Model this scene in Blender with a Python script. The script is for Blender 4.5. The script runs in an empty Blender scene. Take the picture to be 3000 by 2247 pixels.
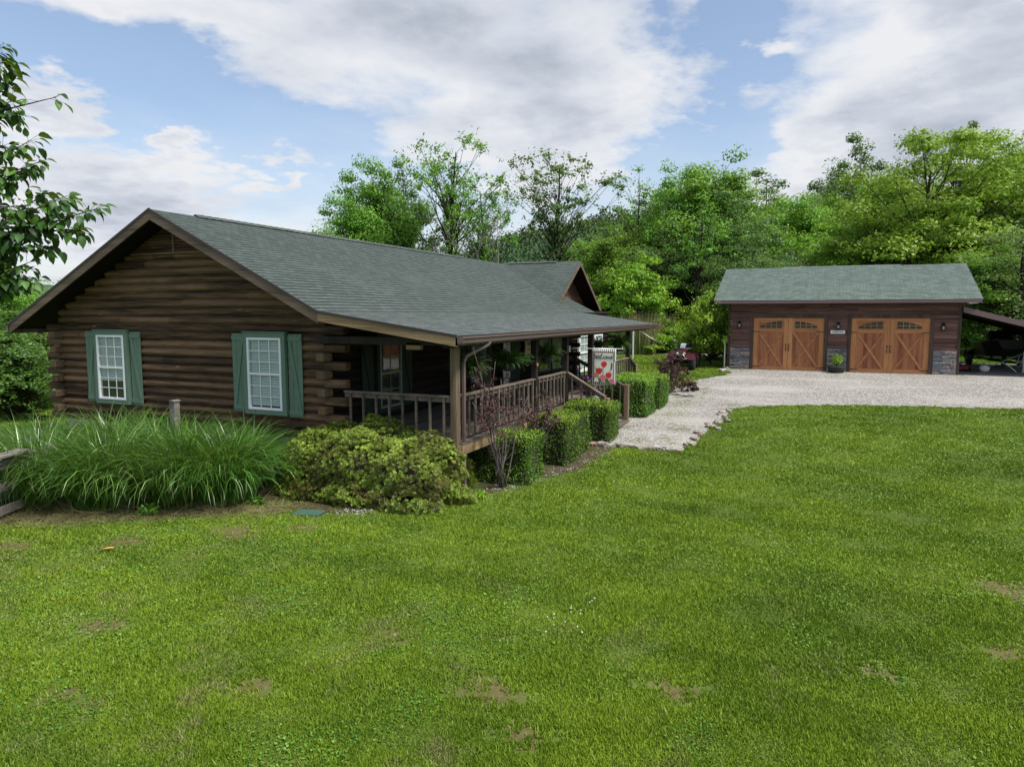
import bpy, bmesh, math, random
import numpy as np
from mathutils import Vector, Matrix
rad = math.radians
SC = bpy.context.scene
COL = SC.collection
RNG = np.random.default_rng(7)
random.seed(7)

# ------------------------------------------------------------------ camera
camd = bpy.data.cameras.new("camera"); cam = bpy.data.objects.new("camera", camd); COL.objects.link(cam)
YAW, PIT = 0.41051, 0.09788
F = Vector((math.cos(YAW)*math.cos(PIT), math.sin(YAW)*math.cos(PIT), -math.sin(PIT)))
Rr = Vector((math.sin(YAW), -math.cos(YAW), 0)); Uu = Rr.cross(F)
CAMP = Vector((-11.470, -13.029, 3.173))
cam.matrix_world = Matrix(((Rr.x, Uu.x, -F.x, CAMP.x), (Rr.y, Uu.y, -F.y, CAMP.y), (Rr.z, Uu.z, -F.z, CAMP.z), (0, 0, 0, 1)))
camd.sensor_width = 36; camd.lens = 2082.08/3000*36; camd.clip_end = 5000; camd.clip_start = .05
SC.camera = cam

# ------------------------------------------------------------------ light, sky, exposure
SC.view_settings.view_transform = 'Standard'; SC.view_settings.look = 'None'
SC.view_settings.exposure = 1.0; SC.view_settings.gamma = 1
SUN_EL, SUN_AZ = rad(57), rad(-103)      # azimuth measured from +X towards +Y
sl = bpy.data.lights.new("sun", 'SUN'); sl.energy = 2.9; sl.angle = rad(13); sl.color = (1, .95, .87)
so = bpy.data.objects.new("sun", sl); COL.objects.link(so)
sdir = Vector((math.cos(SUN_EL)*math.cos(SUN_AZ), math.cos(SUN_EL)*math.sin(SUN_AZ), math.sin(SUN_EL)))
so.rotation_euler = sdir.to_track_quat('Z', 'Y').to_euler(); so.location = (0, 0, 40)

class NT:
    def __init__(s, tree): s.t = tree; s.n = tree.nodes; s.l = tree.links; s.n.clear()
    def node(s, typ, **kw):
        nd = s.n.new(typ); ins = kw.pop('ins', {})
        for k, v in kw.items(): setattr(nd, k, v)
        for k, v in ins.items(): s.set(nd, k, v)
        return nd
    def set(s, nd, k, v):
        sock = nd.inputs[k]
        if isinstance(v, bpy.types.NodeSocket): s.l.new(v, sock)
        elif isinstance(v, bpy.types.Node): s.l.new(v.outputs[0], sock)
        else: sock.default_value = v
    def math(s, op, a, b=None, c=None, clamp=False):
        nd = s.n.new('ShaderNodeMath'); nd.operation = op; nd.use_clamp = clamp
        s.set(nd, 0, a)
        if b is not None: s.set(nd, 1, b)
        if c is not None: s.set(nd, 2, c)
        return nd.outputs[0]
    def mr(s, v, a, b, c=0., d=1., smooth=True):
        nd = s.n.new('ShaderNodeMapRange'); nd.interpolation_type = 'SMOOTHSTEP' if smooth else 'LINEAR'; nd.clamp = True
        for i, q in enumerate((v, a, b, c, d)): s.set(nd, i, q)
        return nd.outputs[0]
    def mix(s, f, a, b, typ='MIX'):
        nd = s.n.new('ShaderNodeMix'); nd.data_type = 'RGBA'; nd.blend_type = typ; nd.clamp_factor = True
        s.set(nd, 0, f); s.set(nd, 6, a if isinstance(a, (bpy.types.NodeSocket, bpy.types.Node)) else (*a[:3], 1)); s.set(nd, 7, b if isinstance(b, (bpy.types.NodeSocket, bpy.types.Node)) else (*b[:3], 1))
        return nd.outputs[2]
    def noise(s, vec, scale, detail=4, rough=.55, dist=0., out=0, lac=2.):
        nd = s.n.new('ShaderNodeTexNoise'); s.set(nd, 'Scale', scale); s.set(nd, 'Detail', detail); s.set(nd, 'Roughness', rough); s.set(nd, 'Distortion', dist); s.set(nd, 'Lacunarity', lac)
        if vec is not None: s.set(nd, 'Vector', vec)
        return nd.outputs[out]
    def mapping(s, vec, scale=(1, 1, 1), loc=(0, 0, 0), rot=(0, 0, 0)):
        nd = s.n.new('ShaderNodeMapping'); s.set(nd, 'Vector', vec); s.set(nd, 'Scale', scale); s.set(nd, 'Location', loc); s.set(nd, 'Rotation', rot)
        return nd.outputs[0]
    def ramp(s, fac, stops):
        nd = s.n.new('ShaderNodeValToRGB'); s.set(nd, 0, fac); r = nd.color_ramp
        while len(r.elements) < len(stops): r.elements.new(.5)
        for e, (p, c) in zip(r.elements, stops): e.position = p; e.color = (*c[:3], 1)
        return nd.outputs[0]

def make_world():
    w = bpy.data.worlds.new("World"); SC.world = w; w.use_nodes = True; t = NT(w.node_tree)
    out = t.node('ShaderNodeOutputWorld')
    sky = t.node('ShaderNodeTexSky', sky_type='NISHITA', sun_disc=False, sun_elevation=SUN_EL, sun_rotation=rad(90)-SUN_AZ, air_density=1., dust_density=1.2, ozone_density=1.5)
    bgs = t.node('ShaderNodeBackground', ins={0: sky, 1: .088})
    tc = t.node('ShaderNodeTexCoord').outputs['Generated']
    sep = t.node('ShaderNodeSeparateXYZ', ins={0: tc})
    # cloud deck: direction projected on a high plane, softened at the horizon
    zz = t.math('ADD', t.math('MAXIMUM', sep.outputs[2], 0.), .16)
    px = t.math('DIVIDE', sep.outputs[0], zz); py = t.math('DIVIDE', sep.outputs[1], zz)
    pv = t.node('ShaderNodeCombineXYZ', ins={0: px, 1: py, 2: 0.}).outputs[0]
    n1 = t.noise(pv, 1.55, 9, .56, .15); n2 = t.noise(pv, 6.5, 6, .6)
    warp = t.noise(pv, 2.6, 5, .6, out=1)
    ws = t.node('ShaderNodeSeparateXYZ', ins={0: warp})
    az = t.math('ADD', t.math('ARCTAN2', sep.outputs[1], sep.outputs[0]), t.math('MULTIPLY', t.math('SUBTRACT', ws.outputs[0], .5), .34))
    el = t.math('ADD', t.math('ARCSINE', sep.outputs[2]), t.math('MULTIPLY', t.math('SUBTRACT', ws.outputs[1], .5), .20))
    def blob(a, e, ra, re, rot, amp):
        da = t.math('SUBTRACT', az, rad(a)); de = t.math('SUBTRACT', el, rad(e))
        c, s_ = math.cos(rad(rot)), math.sin(rad(rot))
        u = t.math('ADD', t.math('MULTIPLY', da, c), t.math('MULTIPLY', de, s_)); v = t.math('SUBTRACT', t.math('MULTIPLY', de, c), t.math('MULTIPLY', da, s_))
        u = t.math('DIVIDE', u, rad(ra)); v = t.math('DIVIDE', v, rad(re))
        r2 = t.math('ADD', t.math('MULTIPLY', u, u), t.math('MULTIPLY', v, v))
        return t.math('MULTIPLY', t.math('POWER', 2.718, t.math('MULTIPLY', r2, -1.)), amp)
    def total(bl):
        s = None
        for b in bl:
            v = blob(*b); s = v if s is None else t.math('ADD', s, v)
        return s
    cover = total([(24, 19, 17, 5.5, 0, .75), (20, 12, 8, 4, 0, .5), (-7, 12, 10, 6, 0, .85), (2, 8.5, 9, 2.6, 0, .5), (50, 20.5, 10, 2.6, 12, .6), (50, 6, 16, 3.6, 8, .6),
                   (47, 12.0, 3.4, 1.2, -14, 1.05), (41, 10.5, 3.4, 1.2, -14, 1.05), (5.2, 18.2, 2.4, 1.1, 0, .8), (-12, 17, 7, 5, 0, .5), (56.5, 13.2, 3.2, 2.2, -30, 1.0), (52, 8.6, 5, 2.6, -15, .5), (9, 15.2, 2, .6, 0, .4),
                   (47, 14.6, 11, 3, 12, -.75), (38, 9.8, 7, 2.8, 0, -.6), (7.5, 18.5, 4.2, 7, 0, -.8), (9.5, 12.3, 5, 2.0, 0, -.65), (58, 17, 5, 1.3, 0, -.6), (0,25,9,4,0,-.3)])
    dens = t.math('ADD', t.math('MULTIPLY', t.math('SUBTRACT', n1, .5), 1.7), cover)
    dens = t.math('ADD', dens, t.math('MULTIPLY', t.math('SUBTRACT', n2, .5), .5))
    mask = t.mr(dens, -.28, .50)
    # thick parts turn grey, edges stay white
    thick = t.math('ADD', t.mr(dens, .35, 1.5), total([(24, 19.5, 12, 3.6, 0, .42), (-9, 9, 5, 2.2, 0, .2), (30, 23, 16, 3, 0, .25)]))
    n3 = t.noise(pv, 2.3, 6, .55)
    thick = t.math('ADD', thick, t.math('MULTIPLY', t.math('SUBTRACT', n3, .54), 1.7))
    ccol = t.ramp(t.mr(thick, -.12, .92, smooth=False), [(0, (.95, .965, 1.0)), (.4, (.76, .80, .885)), (1, (.50, .555, .655))])
    bgc = t.node('ShaderNodeBackground', ins={0: ccol, 1: .445})
    # thin veil near the horizon
    veil = t.mr(el, .0, .30, .75, .12)
    fac = t.math('MAXIMUM', mask, veil)
    mx = t.node('ShaderNodeMixShader', ins={0: fac, 1: bgs.outputs[0], 2: bgc.outputs[0]})
    t.l.new(mx.outputs[0], out.inputs[0])
make_world()

# ------------------------------------------------------------------ materials
SCARS = [(-6.24, -5.71, .30), (-5.8, -10.35, .34), (-7.4, -6.72, .22), (-1.07, -15.32, .45), (-5.2, -8.9, .2), (-4.0, -13.6, .25), (-5.1, -11.9, .25), (-3.1, -4.6, .5), (-2.5, -5.4, .3), (-4.1, -3.3, .35), (-6.6, -8.2, .25), (-3.0, -14.9, .2), (-6.3, -10.9, .25), (-1.9, -16.2, .3), (-5.0, -1.9, .5)]
MATS = {}
def mat(name, build):
    m = bpy.data.materials.new(name); m.use_nodes = True; t = NT(m.node_tree)
    out = t.node('ShaderNodeOutputMaterial'); sh = build(t); t.l.new(sh.outputs[0], out.inputs[0]); MATS[name] = m; return m
def pr(t, col, rough=.7, metal=0., bump=None, bs=.3, bd=.02, spec=.3, **kw):
    p = t.node('ShaderNodeBsdfPrincipled'); t.set(p, 'Base Color', col if isinstance(col, bpy.types.NodeSocket) else (*col[:3], 1)); t.set(p, 'Roughness', rough); t.set(p, 'Metallic', metal); t.set(p, 'Specular IOR Level', spec)
    if bump is not None:
        b = t.node('ShaderNodeBump', ins={'Strength': bs, 'Distance': bd, 'Height': bump}); t.l.new(b.outputs[0], p.inputs['Normal'])
    return p
def oc(t): return t.node('ShaderNodeTexCoord').outputs['Object']
def rnd(t): return t.node('ShaderNodeObjectInfo').outputs['Random']
def attr(t, n='var'): return t.node('ShaderNodeAttribute', attribute_name=n).outputs['Fac']
def scol(c, k): return tuple(x*k for x in c)
def simple(name, c, rough=.6, metal=0., var=.25, scale=6., bs=.15, spec=.3):
    def b(t):
        v = oc(t); n = t.noise(v, scale, 5, .6)
        return pr(t, t.mix(n, scol(c, 1-var), scol(c, 1+var)), rough, metal, n, bs, .01, spec)
    return mat(name, b)
def wood(name, dark, light, axis='x', scale=1.0, knots=.5, var=True, rough=.75, spec=.25):
    """weathered wood with grain along the given axis"""
    def b(t):
        v = oc(t); k = {'x': (1.2, 22, 22), 'y': (22, 1.2, 22), 'z': (22, 22, 1.2)}[axis]
        g = t.noise(t.mapping(v, tuple(q*scale for q in k)), 1., 6, .62, .6)
        big = t.noise(t.mapping(v, tuple(q*scale*.16 for q in k)), 1., 4, .6)
        f = t.math('ADD', t.math('MULTIPLY', t.mr(g, .3, .72), .55), t.math('MULTIPLY', t.mr(big, .33, .68), .5))
        if var: f = t.math('ADD', f, t.math('MULTIPLY', t.math('SUBTRACT', attr(t), .5), .55))
        c = t.mix(t.math('MINIMUM', t.math('MAXIMUM', f, 0.), 1.), dark, light)
        crk = t.mr(t.noise(t.mapping(v, tuple(q*scale*2.2 for q in k)), 1., 3, .5), .60, .68); c_dark = crk
        if knots:
            vo = t.node('ShaderNodeTexVoronoi', ins={'Vector': t.mapping(v, {'x': (1.1, 4, 4), 'y': (4, 1.1, 4), 'z': (4, 4, 1.1)}[axis]), 'Scale': 1.})
            kn = t.mr(vo.outputs['Distance'], .05, .11, 1., 0.)
            c = t.mix(t.math('MULTIPLY', kn, knots), c, scol(light, 1.6))
        c = t.mix(t.math('MULTIPLY', crk, .55), c, scol(dark, .6))
        return pr(t, c, rough, 0, g, .6, .014, spec)
    return mat(name, b)

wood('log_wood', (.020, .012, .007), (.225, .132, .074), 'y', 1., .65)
wood('shaded_log_wood', (.004, .003, .002), (.028, .018, .012), 'x', 1., .3)  # same logs as the gable, darkened to paint in the porch shade
wood('log_end', (.07, .045, .026), (.19, .135, .085), 'z', .8, 0)
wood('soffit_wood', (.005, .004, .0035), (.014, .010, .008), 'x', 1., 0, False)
wood('fascia_grey', (.07, .051, .038), (.19, .14, .10), 'y', .8, .3, False)
wood('fascia_tan', (.15, .098, .048), (.40, .28, .16), 'y', .8, -0.0, False)
wood('rail_wood', (.055, .043, .034), (.19, .155, .122), 'x', 1., .2)
wood('post_wood', (.10, .07, .043), (.29, .215, .14), 'z', 1., .5)
wood('dark_post', (.010, .008, .006), (.036, .027, .021), 'z', 1., .2)
wood('deck_wood', (.075, .062, .048), (.20, .172, .14), 'x', 1., .2)
wood('fence_wood', (.07, .062, .055), (.24, .215, .19), 'x', 1.1, .4)
wood('siding_wood', (.05, .024, .018), (.20, .108, .085), 'y', 1., .35)
wood('trim_wood', (.035, .022, .016), (.12, .078, .055), 'z', 1., .2, False)
wood('dormer_wood', (.04, .02, .012), (.13, .065, .038), 'x', 1., .2)
wood('cedar_stile', (.34, .135, .05), (.56, .26, .105), 'z', 1.6, 0, rough=.55)
wood('cedar_rail', (.32, .12, .045), (.53, .235, .095), 'y', 1.6, 0, rough=.55)
wood('cedar_panel', (.19, .06, .032), (.48, .20, .085), 'z', 1.6, 0, rough=.55)
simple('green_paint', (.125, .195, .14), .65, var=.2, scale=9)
simple('shaded_green_paint', (.012, .028, .018), .6, var=.14)  # green of the gable shutters, darkened to carry the porch shade
simple('white_vinyl', (.78, .79, .80), .35, var=.03)
simple('shaded_vinyl', (.20, .235, .20), .4, var=.1)  # white window frames dulled, porch shade put into the colour
simple('blind_slat', (.72, .73, .72), .5, var=.03)
simple('dark_room', (.018, .018, .02), .7)
simple('curtain', (.5, .48, .4), .8, var=.25, scale=14)
simple('gutter_metal', (.12, .085, .078), .35, .0, var=.12, spec=.6)
simple('garage_fascia', (.15, .10, .10), .5, var=.15)
simple('drip_edge', (.05, .04, .04), .5)
simple('black_metal', (.02, .02, .022), .4, .2, var=.2, spec=.5)
simple('black_plastic', (.012, .012, .013), .5, var=.3)
simple('rubber', (.022, .021, .02), .85, var=.3, scale=30)
simple('red_plastic', (.05, .005, .008), .3, var=.15, spec=.5)
simple('dark_red', (.22, .02, .02), .5)
simple('steel', (.45, .46, .47), .35, .8, var=.1)
simple('galvanised', (.5, .51, .52), .45, .35, var=.15)
simple('concrete', (.45, .43, .40), .9, var=.12)
simple('lamp_glass', (.38, .37, .33), .15, var=.05)
simple('ceramic_white', (.75, .75, .73), .4, var=.06)
simple('cream_paint', (.62, .58, .46), .6, var=.08)
simple('cream_yellow', (.58, .52, .30), .6, var=.08)
simple('ink', (.015, .015, .018), .6)
simple('blue_ink', (.03, .04, .12), .6)
simple('orange_wood', (.28, .11, .04), .6)
simple('camouflage_green', (.012, .017, .012), .6, var=.6, scale=4)
simple('tulip_red', (.60, .03, .03), .7, var=.35, scale=25)
simple('tulip_pink', (.62, .16, .20), .7, var=.3, scale=25)
simple('tulip_orange', (.62, .18, .10), .7, var=.3, scale=25)
simple('tulip_leaf', (.06, .13, .05), .7, var=.4, scale=20)
simple('border_red', (.33, .03, .03), .7)
simple('flag_cream', (.66, .68, .58), .8, var=.05)
simple('purple_petal', (.10, .015, .12), .7, var=.4, scale=30)
simple('white_petal', (.55, .56, .48), .6, var=.05)
simple('yellow_leaf', (.62, .33, .07), .6, var=.15, scale=20)
simple('valve_lid', (.05, .11, .08), .6, var=.3, scale=12)
simple('plant_pot', (.03, .03, .032), .7, var=.3)
simple('bark', (.075, .06, .048), .9, var=.5, scale=9, bs=.6)
simple('bark_dark', (.03, .024, .02), .9, var=.5, scale=9, bs=.6)
simple('bark_pale', (.20, .185, .165), .9, var=.4, scale=9, bs=.4)
simple('twig', (.11, .09, .085), .8, var=.3, scale=9)
simple('straw', (.26, .21, .14), .9, var=.4, scale=6)

def b_checker(t):
    v = t.mapping(oc(t), (1, 1, 1), rot=(rad(45), 0, 0)); ck = t.node('ShaderNodeTexChecker', ins={'Vector': v, 'Scale': 26., 'Color1': (.75, .76, .74, 1), 'Color2': (.02, .02, .025, 1)})
    return pr(t, ck.outputs[0], .8)
mat('diamond_cloth', b_checker)

def b_glass(t):
    g = t.node('ShaderNodeBsdfGlossy', ins={'Color': (1, 1, 1, 1), 'Roughness': .03}); tr = t.node('ShaderNodeBsdfTransparent', ins={'Color': (.88, .92, .92, 1)})
    ge = t.node('ShaderNodeNewGeometry'); dt = t.node('ShaderNodeVectorMath', operation='DOT_PRODUCT', ins={0: ge.outputs['Incoming'], 1: ge.outputs['Normal']}).outputs['Value']
    f = t.math('ADD', t.math('MULTIPLY', t.math('POWER', t.math('SUBTRACT', 1., t.math('ABSOLUTE', dt), clamp=True), 4.), .7), .04, clamp=True)
    return t.node('ShaderNodeMixShader', ins={0: f, 1: tr.outputs[0], 2: g.outputs[0]})
mat('glass', b_glass)
mat('dark_glass', lambda t: pr(t, (.015, .035, .042), .08, spec=.7))

def shingle(name, ax, ay, k, g=(1, 1, 1)):
    """asphalt tabs; ax = object axis along the courses, ay = axis running down the slope (stretched by k)"""
    def b(t):
        v = oc(t); s = t.node('ShaderNodeSeparateXYZ', ins={0: v})
        u = s.outputs[ax]; w = t.math('MULTIPLY', s.outputs[ay], k)
        cv = t.node('ShaderNodeCombineXYZ', ins={0: t.math('ADD', u, 100.), 1: t.math('ADD', w, 100.), 2: 0.}).outputs[0]
        br = t.node('ShaderNodeTexBrick', ins={'Vector': cv, 'Color1': (0, 0, 0, 1), 'Color2': (1, 1, 1, 1), 'Mortar': (.5, .5, .5, 1), 'Scale': 1., 'Mortar Size': .007, 'Mortar Smooth': .2, 'Brick Width': .24, 'Row Height': .14})
        br.offset = .37; br.offset_frequency = 2
        tone = t.node('ShaderNodeSeparateColor', ins={0: br.outputs[0]}).outputs[0]
        gr = t.noise(v, 75., 3, .7); pat = t.noise(v, .55, 4, .5); gr2 = t.noise(v, 22., 3, .6)
        f = t.math('ADD', t.math('ADD', .08, t.math('MULTIPLY', tone, .46)), t.math('MULTIPLY', t.mr(gr2, .3, .7), .38))
        c = t.ramp(f, [(p_, tuple(x_*y_ for x_, y_ in zip(c_, g))) for p_, c_ in [(0, (.024, .037, .032)), (.5, (.048, .068, .060)), (1, (.080, .104, .092))]])
        c = t.mix(t.mr(gr, .35, .7, .0, .22), c, (.24, .245, .235)); c = t.mix(t.mr(pat, .45, .72, 0., .12), c, (.15, .148, .15))
        c = t.mix(t.math('MULTIPLY', br.outputs[1], .7), c, (.02, .025, .025))
        return pr(t, c, .92, 0, gr, .5, .006, .2)
    return mat(name, b)
shingle('shingle_main', 0, 1, 1.118)
shingle('shingle_cross', 1, 0, 1.2)
shingle('shingle_garage', 1, 0, 1.07, (2.15, 2.1, 2.05))
shingle('shingle_porch', 0, 1, 1.0, (1.75, 1.55, 1.65))

def b_stone(t):
    v = oc(t); a = attr(t); n = t.noise(v, 14., 6, .65)
    c = t.ramp(a, [(0, (.15, .16, .175)), (.35, (.25, .26, .275)), (.6, (.33, .32, .31)), (.8, (.38, .31, .27)), (1, (.46, .34, .28))])
    c = t.mix(t.mr(n, .3, .7, 0., .6), c, (.045, .045, .05)); return pr(t, c, .9, 0, n, .6, .02)
mat('ledge_stone', b_stone)
def b_estone(t):
    v = oc(t); a = rnd(t); n = t.noise(v, 9., 7, .65); n2 = t.noise(v, 40., 3, .6)
    c = t.ramp(a, [(0, (.26, .25, .235)), (.4, (.38, .33, .27)), (.65, (.42, .41, .39)), (1, (.36, .24, .17))])
    c = t.mix(t.mr(n, .35, .7, 0., .6), c, (.10, .09, .075)); return pr(t, c, .9, 0, t.math('ADD', n, n2), .8, .02)
mat('field_stone', b_estone)

def leafmat(name, stops, trans=.3, rough=.5, nscale=.35, namt=.5, tint=(.0, .0, .0), spec=.35):
    def b(t):
        a = attr(t); v = oc(t); n = t.mr(t.noise(v, nscale, 3, .5), .3, .7); r = rnd(t)
        f = t.math('ADD', t.math('MULTIPLY', a, 1-namt*.6), t.math('MULTIPLY', n, namt*.6))
        c = t.ramp(f, stops); h = t.node('ShaderNodeHueSaturation', ins={'Hue': t.math('ADD', .488, t.math('MULTIPLY', r, .024)), 'Saturation': 1., 'Value': t.math('ADD', .82, t.math('MULTIPLY', r, .36)), 'Color': c}).outputs[0]
        p = pr(t, h, rough, spec=spec)
        if trans <= 0: return p
        tl = t.node('ShaderNodeBsdfTranslucent', ins={0: t.mix(.5, h, (.30, .42, .03), 'MIX')})
        return t.node('ShaderNodeMixShader', ins={0: trans, 1: p.outputs[0], 2: tl.outputs[0]})
    return mat(name, b)
leafmat('leaf_mid', [(0, (.055, .14, .016)), (.5, (.14, .31, .034)), (1, (.26, .47, .06))], .38)
leafmat('leaf_bright', [(0, (.10, .225, .018)), (.5, (.22, .40, .035)), (1, (.38, .56, .075))], .38)
leafmat('leaf_dark', [(0, (.035, .085, .02)), (.5, (.09, .18, .045)), (1, (.17, .29, .08))], .32)
leafmat('leaf_pale', [(0, (.10, .18, .05)), (.5, (.20, .32, .10)), (1, (.36, .50, .20))], .35)
leafmat('leaf_lime', [(0, (.10, .22, .014)), (.5, (.21, .40, .025)), (1, (.36, .56, .06))], .38)
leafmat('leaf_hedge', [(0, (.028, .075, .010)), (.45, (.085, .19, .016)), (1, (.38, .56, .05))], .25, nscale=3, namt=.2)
leafmat('leaf_azalea', [(0, (.025, .036, .008)), (.25, (.10, .075, .018)), (.5, (.115, .165, .018)), (1, (.34, .43, .055))], .22, nscale=2., namt=.5)
leafmat('leaf_purple', [(0, (.018, .007, .012)), (.6, (.07, .022, .035)), (.85, (.14, .07, .085)), (1, (.20, .03, .05))], .15, nscale=2, namt=.2)
leafmat('leaf_near', [(0, (.014, .036, .010)), (.6, (.038, .095, .016)), (1, (.10, .20, .03))], .3, .5, 2., .2, spec=.35)
leafmat('leaf_fern', [(0, (.012, .03, .008)), (.6, (.04, .10, .018)), (1, (.09, .19, .03))], .3, nscale=3, namt=.2)
leafmat('blade_tall', [(0, (.018, .055, .008)), (.45, (.055, .145, .016)), (.8, (.15, .31, .045)), (1, (.42, .52, .25))], .2, .34, 1.2, .4, spec=.55)
leafmat('leaf_evergreen', [(0, (.035, .085, .014)), (.5, (.085, .18, .03)), (1, (.17, .30, .05))])
leafmat('clover_leaf', [(0, (.04, .10, .012)), (.5, (.10, .21, .02)), (1, (.20, .32, .045))], .25, nscale=1.5)
leafmat('dry_blade', [(0, (.13, .13, .05)), (.5, (.24, .21, .10)), (1, (.36, .30, .17))], .1, .7)
leafmat('hill_leaf', [(0, (.02, .045, .015)), (.5, (.04, .09, .025)), (1, (.08, .15, .035))], 0., .8, .02, .6)

def b_lawnblade(t):
    a = attr(t); g = t.node('ShaderNodeNewGeometry').outputs['Position']
    n = t.noise(g, .45, 5, .6, .4); n2 = t.noise(t.mapping(g, (1.6, .22, 1), rot=(0, 0, rad(35))), 1.2, 4, .6); n3 = t.noise(g, 2.6, 4, .65)
    f = t.math('ADD', t.math('MULTIPLY', a, .26), t.math('ADD', t.math('MULTIPLY', t.mr(n, .25, .75), .20), t.math('ADD', .05, t.math('MULTIPLY', t.mr(n2, .25, .75), .18), t.math('MULTIPLY', t.mr(n3, .34, .66), .30))))
    c = t.ramp(f, [(.0, (.030, .076, .009)), (.28, (.115, .200, .013)), (.52, (.225, .325, .022)), (.82, (.33, .41, .055)), (1, (.40, .41, .17))])
    sp = t.node('ShaderNodeSeparateXYZ', ins={0: g}).outputs[0]
    dry = t.math('MULTIPLY', t.mr(t.noise(g, 1.3, 6, .7), .50, .70), t.mr(sp, 0.0, -8.0, .05, .75))
    c = t.mix(dry, c, t.mix(a, (.13, .15, .045), (.36, .31, .16)))
    p = pr(t, c, .5, spec=.25); tl = t.node('ShaderNodeBsdfTranslucent', ins={0: c})
    return t.node('ShaderNodeMixShader', ins={0: .25, 1: p.outputs[0], 2: tl.outputs[0]})
mat('lawn_blade', b_lawnblade)
def b_ground(t):
    g = t.node('ShaderNodeNewGeometry').outputs['Position']
    n = t.noise(g, .45, 5, .6, .4); n3 = t.noise(g, 14., 5, .7); n4 = t.noise(g, 1.6, 5, .65)
    c = t.ramp(t.math('ADD', t.math('MULTIPLY', n, .5), t.math('MULTIPLY', n3, .5)), [(.25, (.03, .07, .010)), (.5, (.065, .14, .014)), (.75, (.13, .22, .03))])
    x = t.node('ShaderNodeSeparateXYZ', ins={0: g}).outputs[0]
    near = t.mr(x, 30., 12., 0., 1.)
    scar = None
    for sx_, sy_, sr_ in SCARS:
        dd_ = t.node('ShaderNodeVectorMath', operation='DISTANCE', ins={0: g, 1: (sx_, sy_, -.31)}).outputs['Value']; q_ = t.mr(dd_, sr_*.5, sr_*1.25, 1., 0.); scar = q_ if scar is None else t.math('MAXIMUM', scar, q_)
    soil = t.math('ADD', t.math('MULTIPLY', near, .28), t.math('MULTIPLY', scar, .42), clamp=True)
    c = t.mix(soil, c, t.mix(n3, (.06, .04, .024), (.20, .125, .075)))
    return pr(t, c, .95, 0, n3, .6, .03, .1)
mat('ground_lawn', b_ground)
def b_gravel(t):
    g = t.node('ShaderNodeNewGeometry').outputs['Position']
    vo = t.node('ShaderNodeTexVoronoi', ins={'Vector': g, 'Scale': 30.}); tone = t.node('ShaderNodeSeparateColor', ins={0: vo.outputs['Color']}).outputs[0]
    big = t.noise(t.mapping(g, (1.3, .45, 1), rot=(0, 0, rad(-12))), .55, 5, .6); fin = t.noise(g, 8., 6, .75)
    c = t.ramp(tone, [(0, (.15, .14, .125)), (.5, (.31, .295, .27)), (1, (.50, .48, .45))])
    c = t.mix(t.mr(fin, .40, .7, 0., .5), c, (.17, .155, .13)); c = t.mix(t.mr(big, .42, .62, 0., .6), c, (.44, .42, .385))
    x = t.node('ShaderNodeSeparateXYZ', ins={0: g})
    moss = t.math('MULTIPLY', t.mr(t.noise(g, 1.3, 6, .7), .55, .68), t.mr(x.outputs[1], -12.5, -9., .12, .75))
    c = t.mix(moss, c, (.13, .15, .05))
    return pr(t, c, .95, 0, t.math('ADD', vo.outputs['Distance'], fin), .9, .03, .1)
mat('gravel', b_gravel)
def b_soil(t):
    g = t.node('ShaderNodeNewGeometry').outputs['Position']; n = t.noise(g, 12., 7, .75); n2 = t.noise(g, 1.2, 4, .6)
    c = t.ramp(n, [(.3, (.025, .02, .012)), (.55, (.075, .062, .035)), (.75, (.19, .16, .10))]); c = t.mix(t.mr(n2, .45, .65, 0., .5), c, (.06, .09, .02))
    return pr(t, c, .95, 0, n, .8, .04, .1)
mat('soil', b_soil)

# ------------------------------------------------------------------ helpers
ORG = {}
def tag(o, label=None, cat=None, group=None, kind=None):
    if label: o['label'] = label
    if cat: o['category'] = cat
    if group: o['group'] = group
    if kind: o['kind'] = kind
    return o
def thing(name, label, cat, loc=(0, 0, 0), group=None, rz=0.):
    o = bpy.data.objects.new(name, None); COL.objects.link(o); o.location = loc; o.rotation_euler = (0, 0, rz); o.empty_display_size = .2
    ORG[o.name] = Vector(loc) if rz == 0 else Vector((0, 0, 0)); tag(o, label, cat, group); return o
def copy_tree(o, parent=None):
    c = o.copy(); COL.objects.link(c); c.parent = parent
    for ch in list(o.children): copy_tree(ch, c)
    return c
def rawmesh(name, verts, faces, m, parent=None, var=None, smooth=False):
    """verts (n,3) array, faces (k,q) int array with equal sized faces"""
    verts = np.asarray(verts, np.float32); faces = np.asarray(faces, np.int32)
    me = bpy.data.meshes.new(name); nv = len(verts); nf, q = faces.shape
    me.vertices.add(nv); me.vertices.foreach_set('co', verts.ravel()); me.loops.add(nf*q); me.polygons.add(nf)
    me.loops.foreach_set('vertex_index', faces.ravel()); me.polygons.foreach_set('loop_start', np.arange(0, nf*q, q, dtype=np.int32)); me.polygons.foreach_set('loop_total', np.full(nf, q, np.int32))
    if smooth: me.polygons.foreach_set('use_smooth', np.ones(nf, bool))
    me.update(calc_edges=True)
    if var is not None:
        a = me.attributes.new('var', 'FLOAT', 'POINT'); a.data.foreach_set('value', np.asarray(var, np.float32))
    me.materials.append(MATS[m]); o = bpy.data.objects.new(name, me); COL.objects.link(o)
    if parent: o.parent = parent; ORG[o.name] = ORG.get(parent.name, Vector((0, 0, 0)))
    return o
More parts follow.
